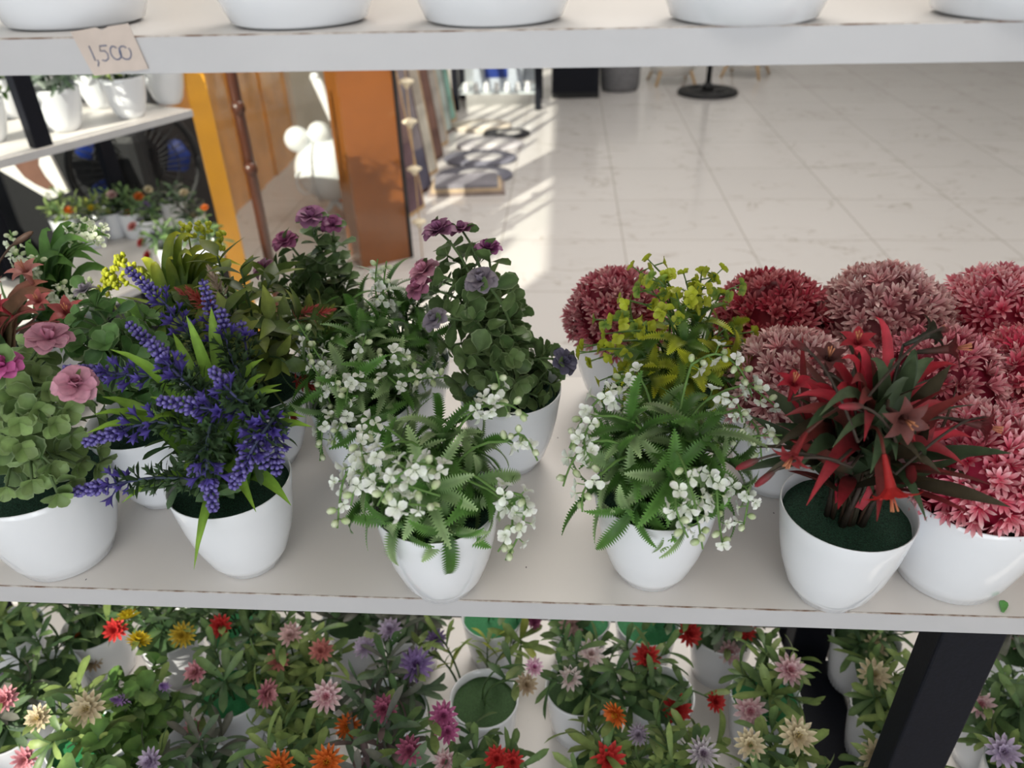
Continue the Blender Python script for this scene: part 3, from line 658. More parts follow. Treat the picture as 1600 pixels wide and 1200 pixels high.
# pale seeded fern sprays behind G
Gb = on(640, 672)
fern_plant('white pot of dark serrated fern with pale cream seed spikes behind the left ferns', Gb, 14,
  [[(590, 480, .0), (585, 440, .0), (590, 405, .0)], [(600, 480, .0), (598, 450, .0), (604, 408, .0)], [(650, 560, .0), (690, 540, -.01), (640, 620, -.03)], [(620, 500, .02), (600, 470, .02), (560, 490, .02)]], stems=ST[:9]+[(15, 120, .105), (20, 20, .10)], tipc=(.40, .46, .36), R=.0075)
# H, I tall jade with purple roses
H_ = on(800, 720)
jade_plant('tall round-leaved greenery with mauve and grey-violet roses behind the left front fern', H_, 'pot', 21,
  [(686, 362, .05, .0165, *PP), (722, 360, .06, .013, *PP), (762, 390, .05, .014, (.24, .03, .18), (.40, .12, .32)), (664, 425, .03, .0165, *PK), (655, 450, .02, .014, (.42, .10, .20), (.52, .22, .34)), (752, 440, -.01, .0155, *GP), (680, 500, -.02, .0125, *GP), (880, 565, -.01, .0145, (.07, .06, .12), (.18, .17, .26))],
  [(700, 400, .06), (740, 400, .06), (690, 440, .04), (720, 450, .02), (770, 440, .06), (800, 460, .06), (780, 490, .02), (740, 500, -.02), (810, 490, .05), (770, 540, -.02), (820, 540, .02), (730, 560, -.04), (760, 590, -.05), (850, 550, .02), (860, 600, .0), (810, 600, -.04), (840, 620, -.02), (770, 620, -.05), (720, 600, -.04), (700, 540, -.01), (690, 480, .03), (865, 570, .03), (800, 560, -.03), (830, 590, .05), (740, 620, -.04), (710, 480, .0)], None, size=.0235, leafc=((.055, .11, .038), (.14, .215, .08)), n=6)
I_ = on(540, 618)
jade_plant('tall round-leaved greenery with dark purple roses in front of the brown door handle', I_, 'pot', 22,
  [(487, 340, .0, .0165, *PP), (520, 352, .0, .013, (.20, .04, .12), (.36, .12, .26)), (446, 378, .0, .0145, (.30, .06, .16), (.42, .14, .28)), (412, 420, .0, .013, (.26, .07, .18), (.40, .20, .30))],
  [(490, 370, .0), (520, 385, .0), (450, 410, .0), (480, 420, -.01), (520, 430, .0), (440, 450, -.01), (470, 460, -.02), (510, 470, -.02), (545, 440, .02), (430, 480, -.02), (460, 500, -.03), (495, 500, -.03), (535, 480, .0), (555, 500, .0), (420, 450, .02)], None, size=.0235, leafc=((.055, .11, .038), (.13, .20, .075)), n=6)
# V green jade at the left, its pot shows between A and B
V_ = on(262, 770)
jade_plant('round-leaved green succulent without roses wedged between the rose pot and the lavender', V_, 'pot', 23, [(133, 455, .05, .011, (.30, .26, .33), (.46, .42, .48))],
  [(150, 480, .0), (130, 500, -.01), (175, 490, .0), (200, 520, -.01), (130, 540, -.02), (165, 540, -.03), (210, 560, -.02), (240, 540, .0), (150, 580, -.03), (190, 590, -.03), (240, 590, -.02), (115, 515, .0), (225, 500, .02), (270, 560, .0)], None, size=.027, leafc=((.055, .15, .045), (.13, .26, .08)), n=4)
# E red trumpet plant
E_ = on(1290, 921)
def red_plant():
    t = potted('potted_red_plant', 'dark red lance-leaved plant with red trumpet flowers in a white pot, front row', E_); rg = random.Random(31); L = Loc(E_)
    RD = [((.035, .030, .02), (.06, .05, .03)), ((.03, .05, .025), (.05, .085, .04)), ((.028, .05, .028), (.22, .025, .03)), ((.16, .012, .018), (.42, .025, .04)), ((.30, .02, .035), (.50, .04, .06)), ((.035, .06, .03), (.07, .10, .05)), ((.05, .02, .02), (.28, .02, .03))]
    px = [(1368, 495, .02), (1335, 545, .0), (1270, 600, .0), (1240, 620, -.01), (1315, 560, -.01), (1400, 560, .01), (1430, 545, .02), (1420, 590, -.01), (1460, 560, .02), (1300, 620, -.04), (1340, 640, -.05), (1225, 650, -.02), (1260, 670, -.05), (1280, 650, -.06),
          (1380, 660, -.05), (1430, 690, -.04), (1520, 685, .0), (1500, 640, .0), (1480, 710, -.02), (1400, 720, -.06), (1250, 730, -.06), (1260, 790, -.08), (1370, 815, -.09), (1448, 815, -.07), (1190, 745, -.03), (1210, 700, -.03), (1480, 600, .03), (1450, 620, .02), (1350, 690, -.07), (1300, 700, -.07), (1240, 590, .02), (1290, 580, .02), (1470, 740, -.05), (1510, 730, -.03), (1330, 600, -.03), (1360, 560, .0), (1265, 560, .01), (1495, 570, .03), (1440, 720, -.06), (1310, 520, .04), (1225, 720, -.05), (1360, 740, -.08)]
    colid = [4, 4, 3, 4, 3, 5, 1, 5, 5, 3, 2, 2, 1, 5, 5, 4, 4, 3, 0, 1, 1, 6, 2, 1, 0, 0, 4, 3, 6, 5, 4, 0, 0, 6, 2, 5, 4, 3, 0, 0, 2, 1]
    for i, q in enumerate(px):
        mb = MB(); a = rg.uniform(0, 6.28); ca, cb = RD[colid[i % len(colid)]]
        grass(mb, V3(.013*math.cos(a), .013*math.sin(a), .098), L(*q), rg, rg.uniform(.010, .0155), jit(ca, rg), jit(cb, rg), .7, 10); mb.build('lance_leaf', M['leaf'], t)
    for mb in bush(rg, .085, .05, 14, .07, .012, 'lance', RD[:3]+RD[5:], 6, .5, (.05, .03, .02), up=1.3, spread=58): mb.build('leafy_stem', M['leaf'], t)
    fl = [((1240, 600, -.01), (0, -.2, 1), .012, (.22, .01, .02), (.45, .02, .04)), ((1412, 655, -.05), (.1, -1, .25), .0155, (.07, .035, .03), (.16, .045, .04)), ((1392, 765, -.085), (.15, -.6, -.75), .0165, (.35, .02, .02), (.62, .03, .03)),
          ((1485, 545, .02), (.8, -.3, .3), .016, (.05, .05, .035), (.25, .03, .04)), ((1535, 665, -.01), (.9, -.4, 0), .015, (.05, .05, .035), (.30, .03, .05)), ((1452, 522, .03), (.9, .1, .45), .014, (.035, .045, .03), (.06, .05, .035)), ((1295, 560, .0), (-.1, -.3, 1), .0125, (.05, .03, .025), (.12, .03, .03)), ((1340, 535, .02), (-.2, -.3, .9), .0125, (.30, .02, .03), (.50, .04, .06)), ((1240, 710, -.06), (-.5, -.6, -.5), .013, (.20, .02, .02), (.34, .03, .04))]
    for q, d, R, ca, cb in fl:
        p = L(*q); d = nrm(V3(*d)); mb = MB(); a = rg.uniform(0, 6.28)
        st = curve(V3(.012*math.cos(a), .012*math.sin(a), .076), p-d*R*1.3, 9, 0, V3(0, 0, 1), .75); tube(mb, st, .0013, .0011, (.05, .045, .03), mix((.05, .045, .03), ca, .4), 5); trumpet(mb, p, d, R, rg, ca, cb); mb.build('trumpet_flower', M['petal'], t)
    for q0, q1 in (((1330, 730, -.06), (1168, 725, -.05)), ((1310, 720, -.06), (1195, 748, -.06)), ((1340, 690, -.06), (1250, 540, .0)), ((1400, 690, -.05), (1330, 635, -.06)), ((1400, 740, -.05), (1540, 655, .0)), ((1340, 640, -.04), (1475, 515, .03))):
        mb = MB(); a, b = L(*q0), L(*q1); st = curve(V3(.005, 0, .078), a, 6, 0, V3(0, 0, 1), .5); c2 = curve(a, b, 9, .0, nrm((b-a)+V3(0, 0, .03)), .4)
        tube(mb, np.concatenate([st[:-1], c2]), .0012, .0009, (.05, .04, .03), (.07, .05, .04), 5); blob(mb, b, c2[-1]-c2[-2], .009, .0026, (.06, .045, .035), (.36, .03, .05), 7, 6); mb.build('bud_stalk', M['petal'], t)
    for i in range(6):
        a = i*1.05; mb = MB(); tube(mb, [V3(.014*math.cos(a), .014*math.sin(a), .076), V3(.018*math.cos(a+.3), .018*math.sin(a+.3), .122)], .0028, .0016, (.025, .02, .014), (.03, .018, .014), 8); mb.build('stalk_base', M['trunk'], t)
red_plant()
# J yellow-green fern
J_ = on(1048, 722)
def yellow_fern():
    t = potted('potted_yellow_fern', 'white pot of yellow-tipped fern with lime sprigs behind the right front fern', J_); rg = random.Random(41); L = Loc(J_)
    for th, az, l in ST+[(20, 260, .085), (25, 60, .085), (55, 230, .075), (52, 310, .075)]:
        d = sph(rad(th), rad(az)); a = rad(az); mb = MB()
        fern_stem(mb, V3(.01*math.cos(a), .01*math.sin(a), .076), d*l*.95+V3(0, 0, .078), rg, 11, .042, .014, (.05, .13, .03), (.16, .28, .035), .35, 1.0, (.52, .56, .03)); mb.build('fern_frond', M['leaf'], t)
    tips = [(1000, 425, .02), (1022, 415, .03), (1045, 450, .01), (1072, 440, .03), (1095, 437, .03), (1118, 430, .03), (1145, 450, .03), (1010, 455, .0), (1060, 470, -.01), (985, 470, .0), (945, 500, .0), (925, 540, .0), (935, 560, -.01), (920, 550, -.01), (960, 520, -.02), (1140, 510, .02), (1165, 520, .02), (1150, 540, .0), (970, 500, -.01), (1040, 490, -.03), (1095, 570, -.04), (1110, 575, -.03), (1030, 440, .0), (950, 590, -.02), (1085, 460, .0), (1120, 470, .02)]
    for q in tips:
        mb = MB(); a = rg.uniform(0, 6.28); p = L(*q); P = curve(V3(.012*math.cos(a), .012*math.sin(a), .076), p, 8); d0 = rg.random() < .3
        tube(mb, P, .0012, .0009, (.05, .12, .04), (.12, .22, .05), 5); T = np.gradient(P, axis=0)
        for j in range(5):
            k = 7-(j//2); pp = P[k]; d = nrm(T[k]); lat = sph(PI/2, rg.uniform(0, 6.28)); dd = nrm(d*.5+lat) if j else d
            qd = pp+dd*.008; tube(mb, [pp, qd], .0007, .0007, (.12, .22, .05), None, 4, False); c = jit((.46, .52, .035) if not d0 else (.16, .30, .06), rg, .25)
            u = nrm(cross(dd, V3(.2, .9, .3))); v = cross(dd, u)
            for h in range(4):
                b = h*PI/2+rg.uniform(-.3, .3); lt = math.cos(b)*u+math.sin(b)*v
                blade(mb, qd, nrm(lt+dd*.55), dd, .0068, .0068, 'petal', .3, .4, c, mix(c, (.62, .66, .10), .4), 5)
        mb.build('sprig', M['leaf'], t)
yellow_fern()
# alliums: flower domes
AL = [((.40, .015, .06), (.66, .20, .26), (.90, .62, .60)), ((.46, .12, .15), (.72, .46, .44), (.88, .72, .68)), ((.52, .012, .06), (.64, .05, .11), (.95, .70, .68)), ((.60, .015, .08), (.80, .34, .40), (1.0, .86, .84)), ((.36, .010, .035), (.52, .06, .10), (.80, .38, .38))]
AM = []
for i, a in enumerate(AL):
    o = allium(random.Random(60+i), .060, .056, *a).build('flower_dome', M['petal']); AM.append(o.data); bpy.data.objects.remove(o)
def allium_plant(label, px, py, v, s=1.0, rz=0.0, zc=.098, kind='pot'):
    p = atz(px, py, ZM+zc*s); p[2] = ZM+.0003
    t = potted('potted_allium_ball', label, p, kind, 'bowlmoss' if kind == 'bowl' else 'moss', s, rz); o = link('flower_dome', AM[v], t, (0, 0, zc))
    o.rotation_euler = (0, 0, rz*2)
    return t
allium_plant('dusty pink flower ball at the back, leftmost of the flower balls', 966, 498, 0, 1.0, .4)
allium_plant('deep red flower ball at the back directly right of the yellow fern', 1207, 508, 4, 1.06, 1.0)
allium_plant('palest cream-pink flower ball in the middle of the back row', 1375, 510, 1, 1.16, 2.0)
allium_plant('bright red and white flower ball at the back right corner', 1555, 508, 3, 1.1, 3.0)
allium_plant('pale pink flower ball half hidden between the right front fern and the red trumpet plant', 1232, 612, 1, 1.05, 4.0)
allium_plant('two-tone pink flower ball behind the leaf tips of the red trumpet plant', 1462, 612, 0, 1.05, 5.0)
allium_plant('crimson flower ball cut by the right edge in the second row', 1600, 612, 2, 1.05, 6.0)
allium_plant('crimson and white flower ball in a wide white pot at the front right corner', 1532, 742, 3, 1.02, .8, .100, 'bowl')
# left back cluster
def misc(name, label, base, seed, mbs, kind='pot', s=1.0):
    t = potted(name, label, base, kind, 'moss', s); parts(t, 'leafy_stem', mbs, M['leaf']); return t, Loc(base, s), random.Random(seed)
rg = random.Random(71)
S_ = on(52, 690)
t, L, r = misc('potted_red_plant', 'faded red strap-leaved plant with salmon flowers at the left edge', S_, 72, bush(rg, .075, .05, 8, .05, .011, 'lance', [((.05, .08, .03), (.20, .06, .045)), ((.05, .10, .04), (.08, .16, .06))], 5, .5, up=1.1))
for q, ca, cb in [((2, 440, .02), (.07, .08, .03), (.34, .09, .07)), ((75, 440, .03), (.10, .09, .05), (.38, .14, .10)), ((20, 500, .0), (.10, .06, .04), (.32, .07, .06)), ((-15, 470, .0), (.06, .08, .03), (.3, .06, .05)), ((60, 490, .0), (.12, .10, .05), (.36, .13, .1)), ((85, 455, .02), (.06, .09, .04), (.30, .12, .08)), ((40, 470, .02), (.07, .08, .04), (.3, .1, .07)), ((0, 540, -.02), (.06, .08, .03), (.2, .06, .05))]:
    mb = MB(); grass(mb, V3(r.uniform(-.01, .01), r.uniform(-.01, .01), .076), L(*q), r, .020, ca, cb, .7, 10); mb.build('strap_leaf', M['leaf'], t)
for q, d, R, ca, cb in [((40, 425, .02), (0, -.25, 1), .017, (.30, .10, .08), (.52, .22, .19)), ((105, 488, .0), (.3, -.5, .8), .017, (.24, .05, .05), (.44, .10, .10)), ((60, 470, -.01), (.2, -.5, .8), .012, (.30, .06, .06), (.46, .13, .12)), ((-2, 480, -.01), (-.2, -.5, .8), .013, (.30, .03, .04), (.5, .05, .07))]:
    mb = MB(); p = L(*q); dd = nrm(V3(*d)); tube(mb, curve(V3(0, 0, .076), p-dd*R*1.3, 8), .0016, .0012, (.14, .09, .06), ca, 5); trumpet(mb, p, dd, R, r, ca, cb); mb.build('trumpet_flower', M['petal'], t)
mb = MB(); p = L(36, 372, .02); q = curve(V3(0, 0, .076), p, 8); tube(mb, q, .0014, .0011, (.14, .09, .06), (.10, .06, .04), 5); blob(mb, p, q[-1]-q[-2], .012, .0032, (.10, .06, .04), (.12, .07, .05), 7, 6); mb.build('bud_stalk', M['petal'], t)
T_ = on(132, 618)
t, L, r = misc('potted_white_sprig_plant', 'broad strap-leaved plant with tiny white sprigs behind the salmon flowers', T_, 74, bush(rg, .06, .05, 6, .04, .012, 'lance', [((.05, .13, .035), (.14, .27, .08))], 5, .6))
for q in [(80, 360, .0), (100, 400, -.01), (48, 378, .0), (120, 350, .02), (140, 380, -.01), (172, 370, .01), (165, 360, .02), (88, 440, -.02), (120, 420, -.02), (150, 410, -.01), (70, 410, -.01), (110, 365, .02), (160, 400, .0), (180, 430, .0), (135, 370, .03)]:
    mb = MB(); grass(mb, V3(r.uniform(-.012, .012), r.uniform(-.012, .012), .076), L(*q), r, .016, (.04, .11, .03), (.13, .27, .06), .8, 9); mb.build('strap_leaf', M['leaf'], t)
for pl in [[(120, 380, 0), (112, 350, .01)], [(135, 380, .0), (136, 338, .01)], [(150, 380, 0), (160, 350, .01)], [(40, 430, -.02), (20, 395, -.02)], [(45, 440, -.02), (60, 400, -.03)], [(85, 480, -.04), (95, 440, -.05)], [(110, 480, -.04), (145, 440, -.05)], [(30, 400, 0), (15, 360, 0)], [(140, 370, .02), (125, 335, .02)]]:
    mb = MB(); spray(mb, [L(*q) for q in pl], r, .0075, .0036, ca=(.72, .78, .62), cb=(.84, .88, .76), root=V3(0, 0, .077)); mb.build('flower_spray', M['petal'], t)
U_ = on(322, 655)
t, L, r = misc('potted_yellow_fern', 'lime-tipped lily-leaved plant with yellow sprigs rising behind the lavender', U_, 76, bush(rg, .08, .06, 9, .05, .013, 'lance', [((.03, .10, .02), (.30, .38, .03)), ((.03, .09, .02), (.10, .20, .03))], 6, .7, up=.7))
for q in [(302, 370, .0), (285, 365, .01), (335, 390, .0), (352, 405, .01), (240, 410, .0), (220, 405, .02), (370, 425, .0), (270, 405, -.01), (300, 400, -.02), (355, 440, -.02), (210, 420, .03), (320, 400, .02), (378, 415, .02)]:
    mb = MB(); grass(mb, V3(r.uniform(-.012, .012), r.uniform(-.012, .012), .076), L(*q), r, .0135, (.03, .10, .022), (.50, .50, .03), .8, 9, 2.6); mb.build('strap_leaf', M['leaf'], t)
for pl in [[(215, 430, 0), (185, 405, .01), (165, 455, 0)], [(300, 400, .02), (292, 353, .02)], [(330, 400, .02), (345, 372, .02)], [(320, 390, .02), (320, 355, .03)], [(190, 440, 0), (175, 430, .0), (162, 450, 0)]]:
    mb = MB(); P = [L(*q) for q in pl]; tube(mb, np.concatenate([curve(V3(0, 0, .077), P[0], 6)[:-1], P]), .0012, .0008, (.08, .16, .03), (.3, .36, .03), 5)
    for j in range(46 if len(P) > 2 else 16):
        f = r.random()*(len(P)-1); k = min(len(P)-2, int(f)); pp = P[k]+(P[k+1]-P[k])*(f-k)+V3(*[r.uniform(-.006, .006) for _ in range(3)])
        if len(P) == 2 and f < .5: pp = P[1]+V3(*[r.uniform(-.006, .006) for _ in range(3)])
        blob(mb, pp, V3(r.uniform(-1, 1), r.uniform(-1, 1), .8), .0038, .0024, jit((.36, .42, .02), r), jit((.55, .58, .05), r), 6, 4)
    mb.build('sprig', M['leaf'], t)
W_ = on(425, 715)
t, L, r = misc('potted_red_cone_bush', 'olive leafy bush dotted with spiky red cones right of the lavender', W_, 78, bush(rg, .13, .085, 26, .032, .014, 'ovate', [((.06, .10, .022), (.17, .22, .04)), ((.09, .13, .03), (.24, .29, .06)), ((.04, .08, .02), (.12, .17, .04))], 10, .6, spread=82))
for q, R, ca, cb in [((472, 492, .0), .013, (.38, .05, .05), (.50, .14, .12)), ((497, 490, .0), .012, (.40, .05, .05), (.52, .12, .1)), ((318, 475, -.02), .016, (.42, .05, .04), (.55, .16, .12)), ((342, 452, .0), .016, (.45, .34, .26), (.60, .48, .40)), ((472, 598, -.04), .014, (.26, .02, .02), (.40, .06, .05)), ((300, 468, .0), .012, (.40, .05, .05), (.5, .15, .12)), ((452, 645, -.05), .011, (.2, .02, .02), (.34, .05, .04))]:
    mb = MB(); p = L(*q); P = curve(V3(r.uniform(-.01, .01), 0, .077), p, 8); tube(mb, P, .0013, .001, (.07, .10, .03), None, 5); d = nrm(P[-1]-P[-2]+V3(0, 0, .004)); u = nrm(cross(d, V3(.3, .9, .2))); v = cross(d, u)
    for j in range(46):
        f = j/46; a = j*2.4; lat = math.cos(a)*u+math.sin(a)*v; o = 1.35-1.1*f
        blade(mb, p+d*R*(f*1.7-.6), d*math.cos(o)+lat*math.sin(o), d, R*.85*(1-.35*f), R*.16, 'lance', -.3, .4, ca, jit(cb, r), 4)
    mb.build('spiky_cone', M['petal'], t)

# ---------------------------------------------------------------- upper shelf: only the lower part of the pots is in view
for k, (px, py, lab) in enumerate([(122, 30, 'plain white pot on the upper shelf above the price sticker'), (470, 28, 'plain white pot on the upper shelf, second from the left'), (772, 24, 'plain white pot in the middle of the upper shelf'), (1160, 22, 'plain white pot on the upper shelf, second from the right'), (1578, 14, 'plain white pot cut off at the upper right corner')]):
    p = atz(px, py+7, ZT); p[2] = ZT+.0003
    potted('flower_pot', lab, p, 'bowl', 'bowlmoss', 1.0, k, 'white pots on the upper shelf', 'pot')
# scrap of green plastic near the front edge
mb = MB(); blade(mb, V3(0, 0, .0012), V3(.45, .9, .02), V3(0, 0, 1), .012, .0062, 'oblong', -.2, .4, WHITE, WHITE, 7); c = atz(1566, 958, ZM)
s = mb.build('leaf_scrap', M['debris'], None, (c[0], c[1], ZM+.0004)); m = s.modifiers.new('thick', 'SOLIDIFY'); m.thickness = .0008; tag(s, 'small green plastic leaf scrap lying near the shelf edge at the right', 'scrap')

# ---------------------------------------------------------------- lower shelf: small zinnia pots
LG = [((.06, .125, .045), (.15, .23, .08)), ((.035, .085, .035), (.09, .16, .06)), ((.10, .16, .045), (.24, .32, .10)), ((.05, .09, .055), (.13, .19, .11))]
def lib(seed, n, cols, **kw):
    out = []
    for mb in bush(random.Random(seed), .070, .055, n, .043, .0095, 'oblong', cols, 9, .7, up=.55, **kw):
        o = mb.build('leafy_stem', M['leaf']); out.append(o.data); bpy.data.objects.remove(o)
    return out
LIB = {'green': lib(101, 7, LG[:2]+LG[:1], spread=72), 'light': lib(102, 7, [LG[0], LG[2], LG[2]], spread=72), 'grey': lib(103, 7, [LG[3], LG[1], ((.07, .07, .06), (.14, .15, .12))], spread=72),
       'lime': lib(104, 6, [LG[2], ((.12, .17, .03), (.34, .38, .06))], spread=66), 'mauve': lib(105, 6, [((.07, .05, .05), (.16, .11, .11)), LG[3], ((.05, .06, .05), (.11, .11, .09))], spread=72)}
LIB['mint'] = []
for mb in bush(random.Random(106), .075, .055, 8, .024, .024, 'round', [((.05, .13, .03), (.13, .24, .06)), ((.07, .15, .04), (.2, .32, .09))], 7, .5, spread=75, scal=.07):
    o = mb.build('leafy_stem', M['leaf']); LIB['mint'].append(o.data); bpy.data.objects.remove(o)
ZC_ = {'yellow': ((.55, .36, .01), (.80, .62, .03), (.6, .45, .02)), 'dull yellow': ((.42, .26, .02), (.62, .45, .05), (.45, .3, .03)), 'red': ((.42, .015, .02), (.60, .05, .045), (.4, .02, .02)), 'orange': ((.48, .07, .01), (.66, .17, .03), (.7, .4, .03)),
       'cream': ((.52, .42, .26), (.78, .68, .48), (.68, .56, .26)), 'tan': ((.32, .22, .13), (.50, .40, .28), (.4, .3, .15)), 'pink': ((.42, .10, .16), (.66, .33, .36), (.5, .2, .2)), 'coral': ((.50, .13, .13), (.66, .28, .25), (.55, .2, .18)), 'pale pink': ((.52, .28, .28), (.70, .50, .48), (.6, .4, .35)),
       'pink white': ((.48, .06, .15), (.82, .68, .68), (.7, .3, .35)), 'white pink': ((.58, .34, .34), (.80, .74, .72), (.62, .42, .4)), 'purple': ((.16, .09, .30), (.36, .26, .52), (.2, .1, .3)), 'lilac': ((.34, .25, .42), (.58, .50, .64), (.4, .3, .45)), 'purple grey': ((.20, .15, .22), (.38, .33, .40), (.25, .2, .25)),
       'purple white': ((.14, .08, .16), (.62, .58, .60), (.3, .2, .3)), 'magenta': ((.30, .04, .16), (.46, .14, .28), (.35, .08, .2)), 'magenta white': ((.48, .02, .22), (.80, .62, .70), (.5, .1, .3)), 'dark magenta': ((.20, .04, .09), (.36, .10, .17), (.25, .05, .1))}
ZM_ = {}
def zin(c):
    if c not in ZM_:
        mb = MB(); a, b, cc = ZC_[c]; zinnia(mb, V3(0, 0, 0), V3(0, 0, 1), .0165, random.Random(len(c)), a, b, cc, 3, 16 if 'purple' in c or 'yellow' in c or c == 'orange' else 13, .2 if 'purple' in c or 'yellow' in c or c == 'orange' else .27)
        o = mb.build('blossom', M['petal']); ZM_[c] = o.data; bpy.data.objects.remove(o)
    return ZM_[c]
def lupin():
    if 'spike' not in ZM_:
        mb = MB(); r = random.Random(3)
        for j in range(60):
            f = j/60; a = j*2.4; lat = V3(math.cos(a), math.sin(a), 0); o = 1.3-1.0*f; d = V3(0, 0, 1)
            blade(mb, d*(.026*f-.008), d*math.cos(o)+lat*math.sin(o), d, .011*(1-.4*f), .0022, 'lance', -.3, .4, (.26, .14, .42), jit((.50, .34, .66), r), 4)
        o = mb.build('blossom', M['petal']); ZM_['spike'] = o.data; bpy.data.objects.remove(o)
    return ZM_['spike']
STEMM = None
ZROOT = .501
def zinnia_pot(label, px, py, leaves, flowers, kind='cup', foam='foam', k=0, n=None, s=1.0, tilt=None, zs=1.0):
    p = atz(px, py, ZB+.076*s); p[2] = ZB+.0003; r = random.Random(int(px*7+py))
    t = potted('potted_zinnia', label, p, kind, foam, s, r.uniform(0, 6.28), 'small zinnia pots on the bottom shelf'); rz = t.rotation_euler[2]
    ml = LIB[leaves]
    for i, me in enumerate(ml[:n]):
        o = link('leafy_stem', me, t, (0, 0, 0)); sc = r.uniform(.85, 1.1); o.scale = (sc, sc, zs*r.uniform(.85, 1.1)); o.rotation_euler = (0, 0, r.uniform(-.4, .4))
        if tilt: o.location = (0, 0, 0); o.rotation_euler = (tilt[0], tilt[1], o.rotation_euler[2]); 
    R = np.array([[math.cos(rz), math.sin(rz), 0], [-math.sin(rz), math.cos(rz), 0], [0, 0, 1]])
    for f in flowers:
        fx, fy, c = f[:3]; dy = f[3] if len(f) > 3 else 0.0; fs = f[4] if len(f) > 4 else 1.0
        q = R @ ((aty(fx, fy, p[1]+dy-.014)-p)/s); fs *= .98
        dw = nrm(V3(*f[5])) if len(f) > 5 else nrm(nrm(q-V3(0, 0, .05))*.8+R @ V3(0, -.75, .65)); d = Vector(dw)
        mb = MB(); P = curve(V3(r.uniform(-.006, .006), r.uniform(-.006, .006), .072), q, 8); tube(mb, P, .0013, .001, (.08, .15, .05), None, 5)
        for j in range(3): blade(mb, P[4+j], nrm(sph(1.1, j*2.2+fx)), V3(0, 0, 1), .032, .0095, 'oblong', .5, .2, *LG[j % 3], 7)
        mb.build('flower_stem', M['leaf'], t)
        o = link('blossom', lupin() if c == 'spike' else zin(c), t, tuple(q)); o.rotation_mode = 'QUATERNION'; o.rotation_quaternion = d.to_track_quat('Z', 'Y'); o.scale = (fs, fs, fs)
    return t
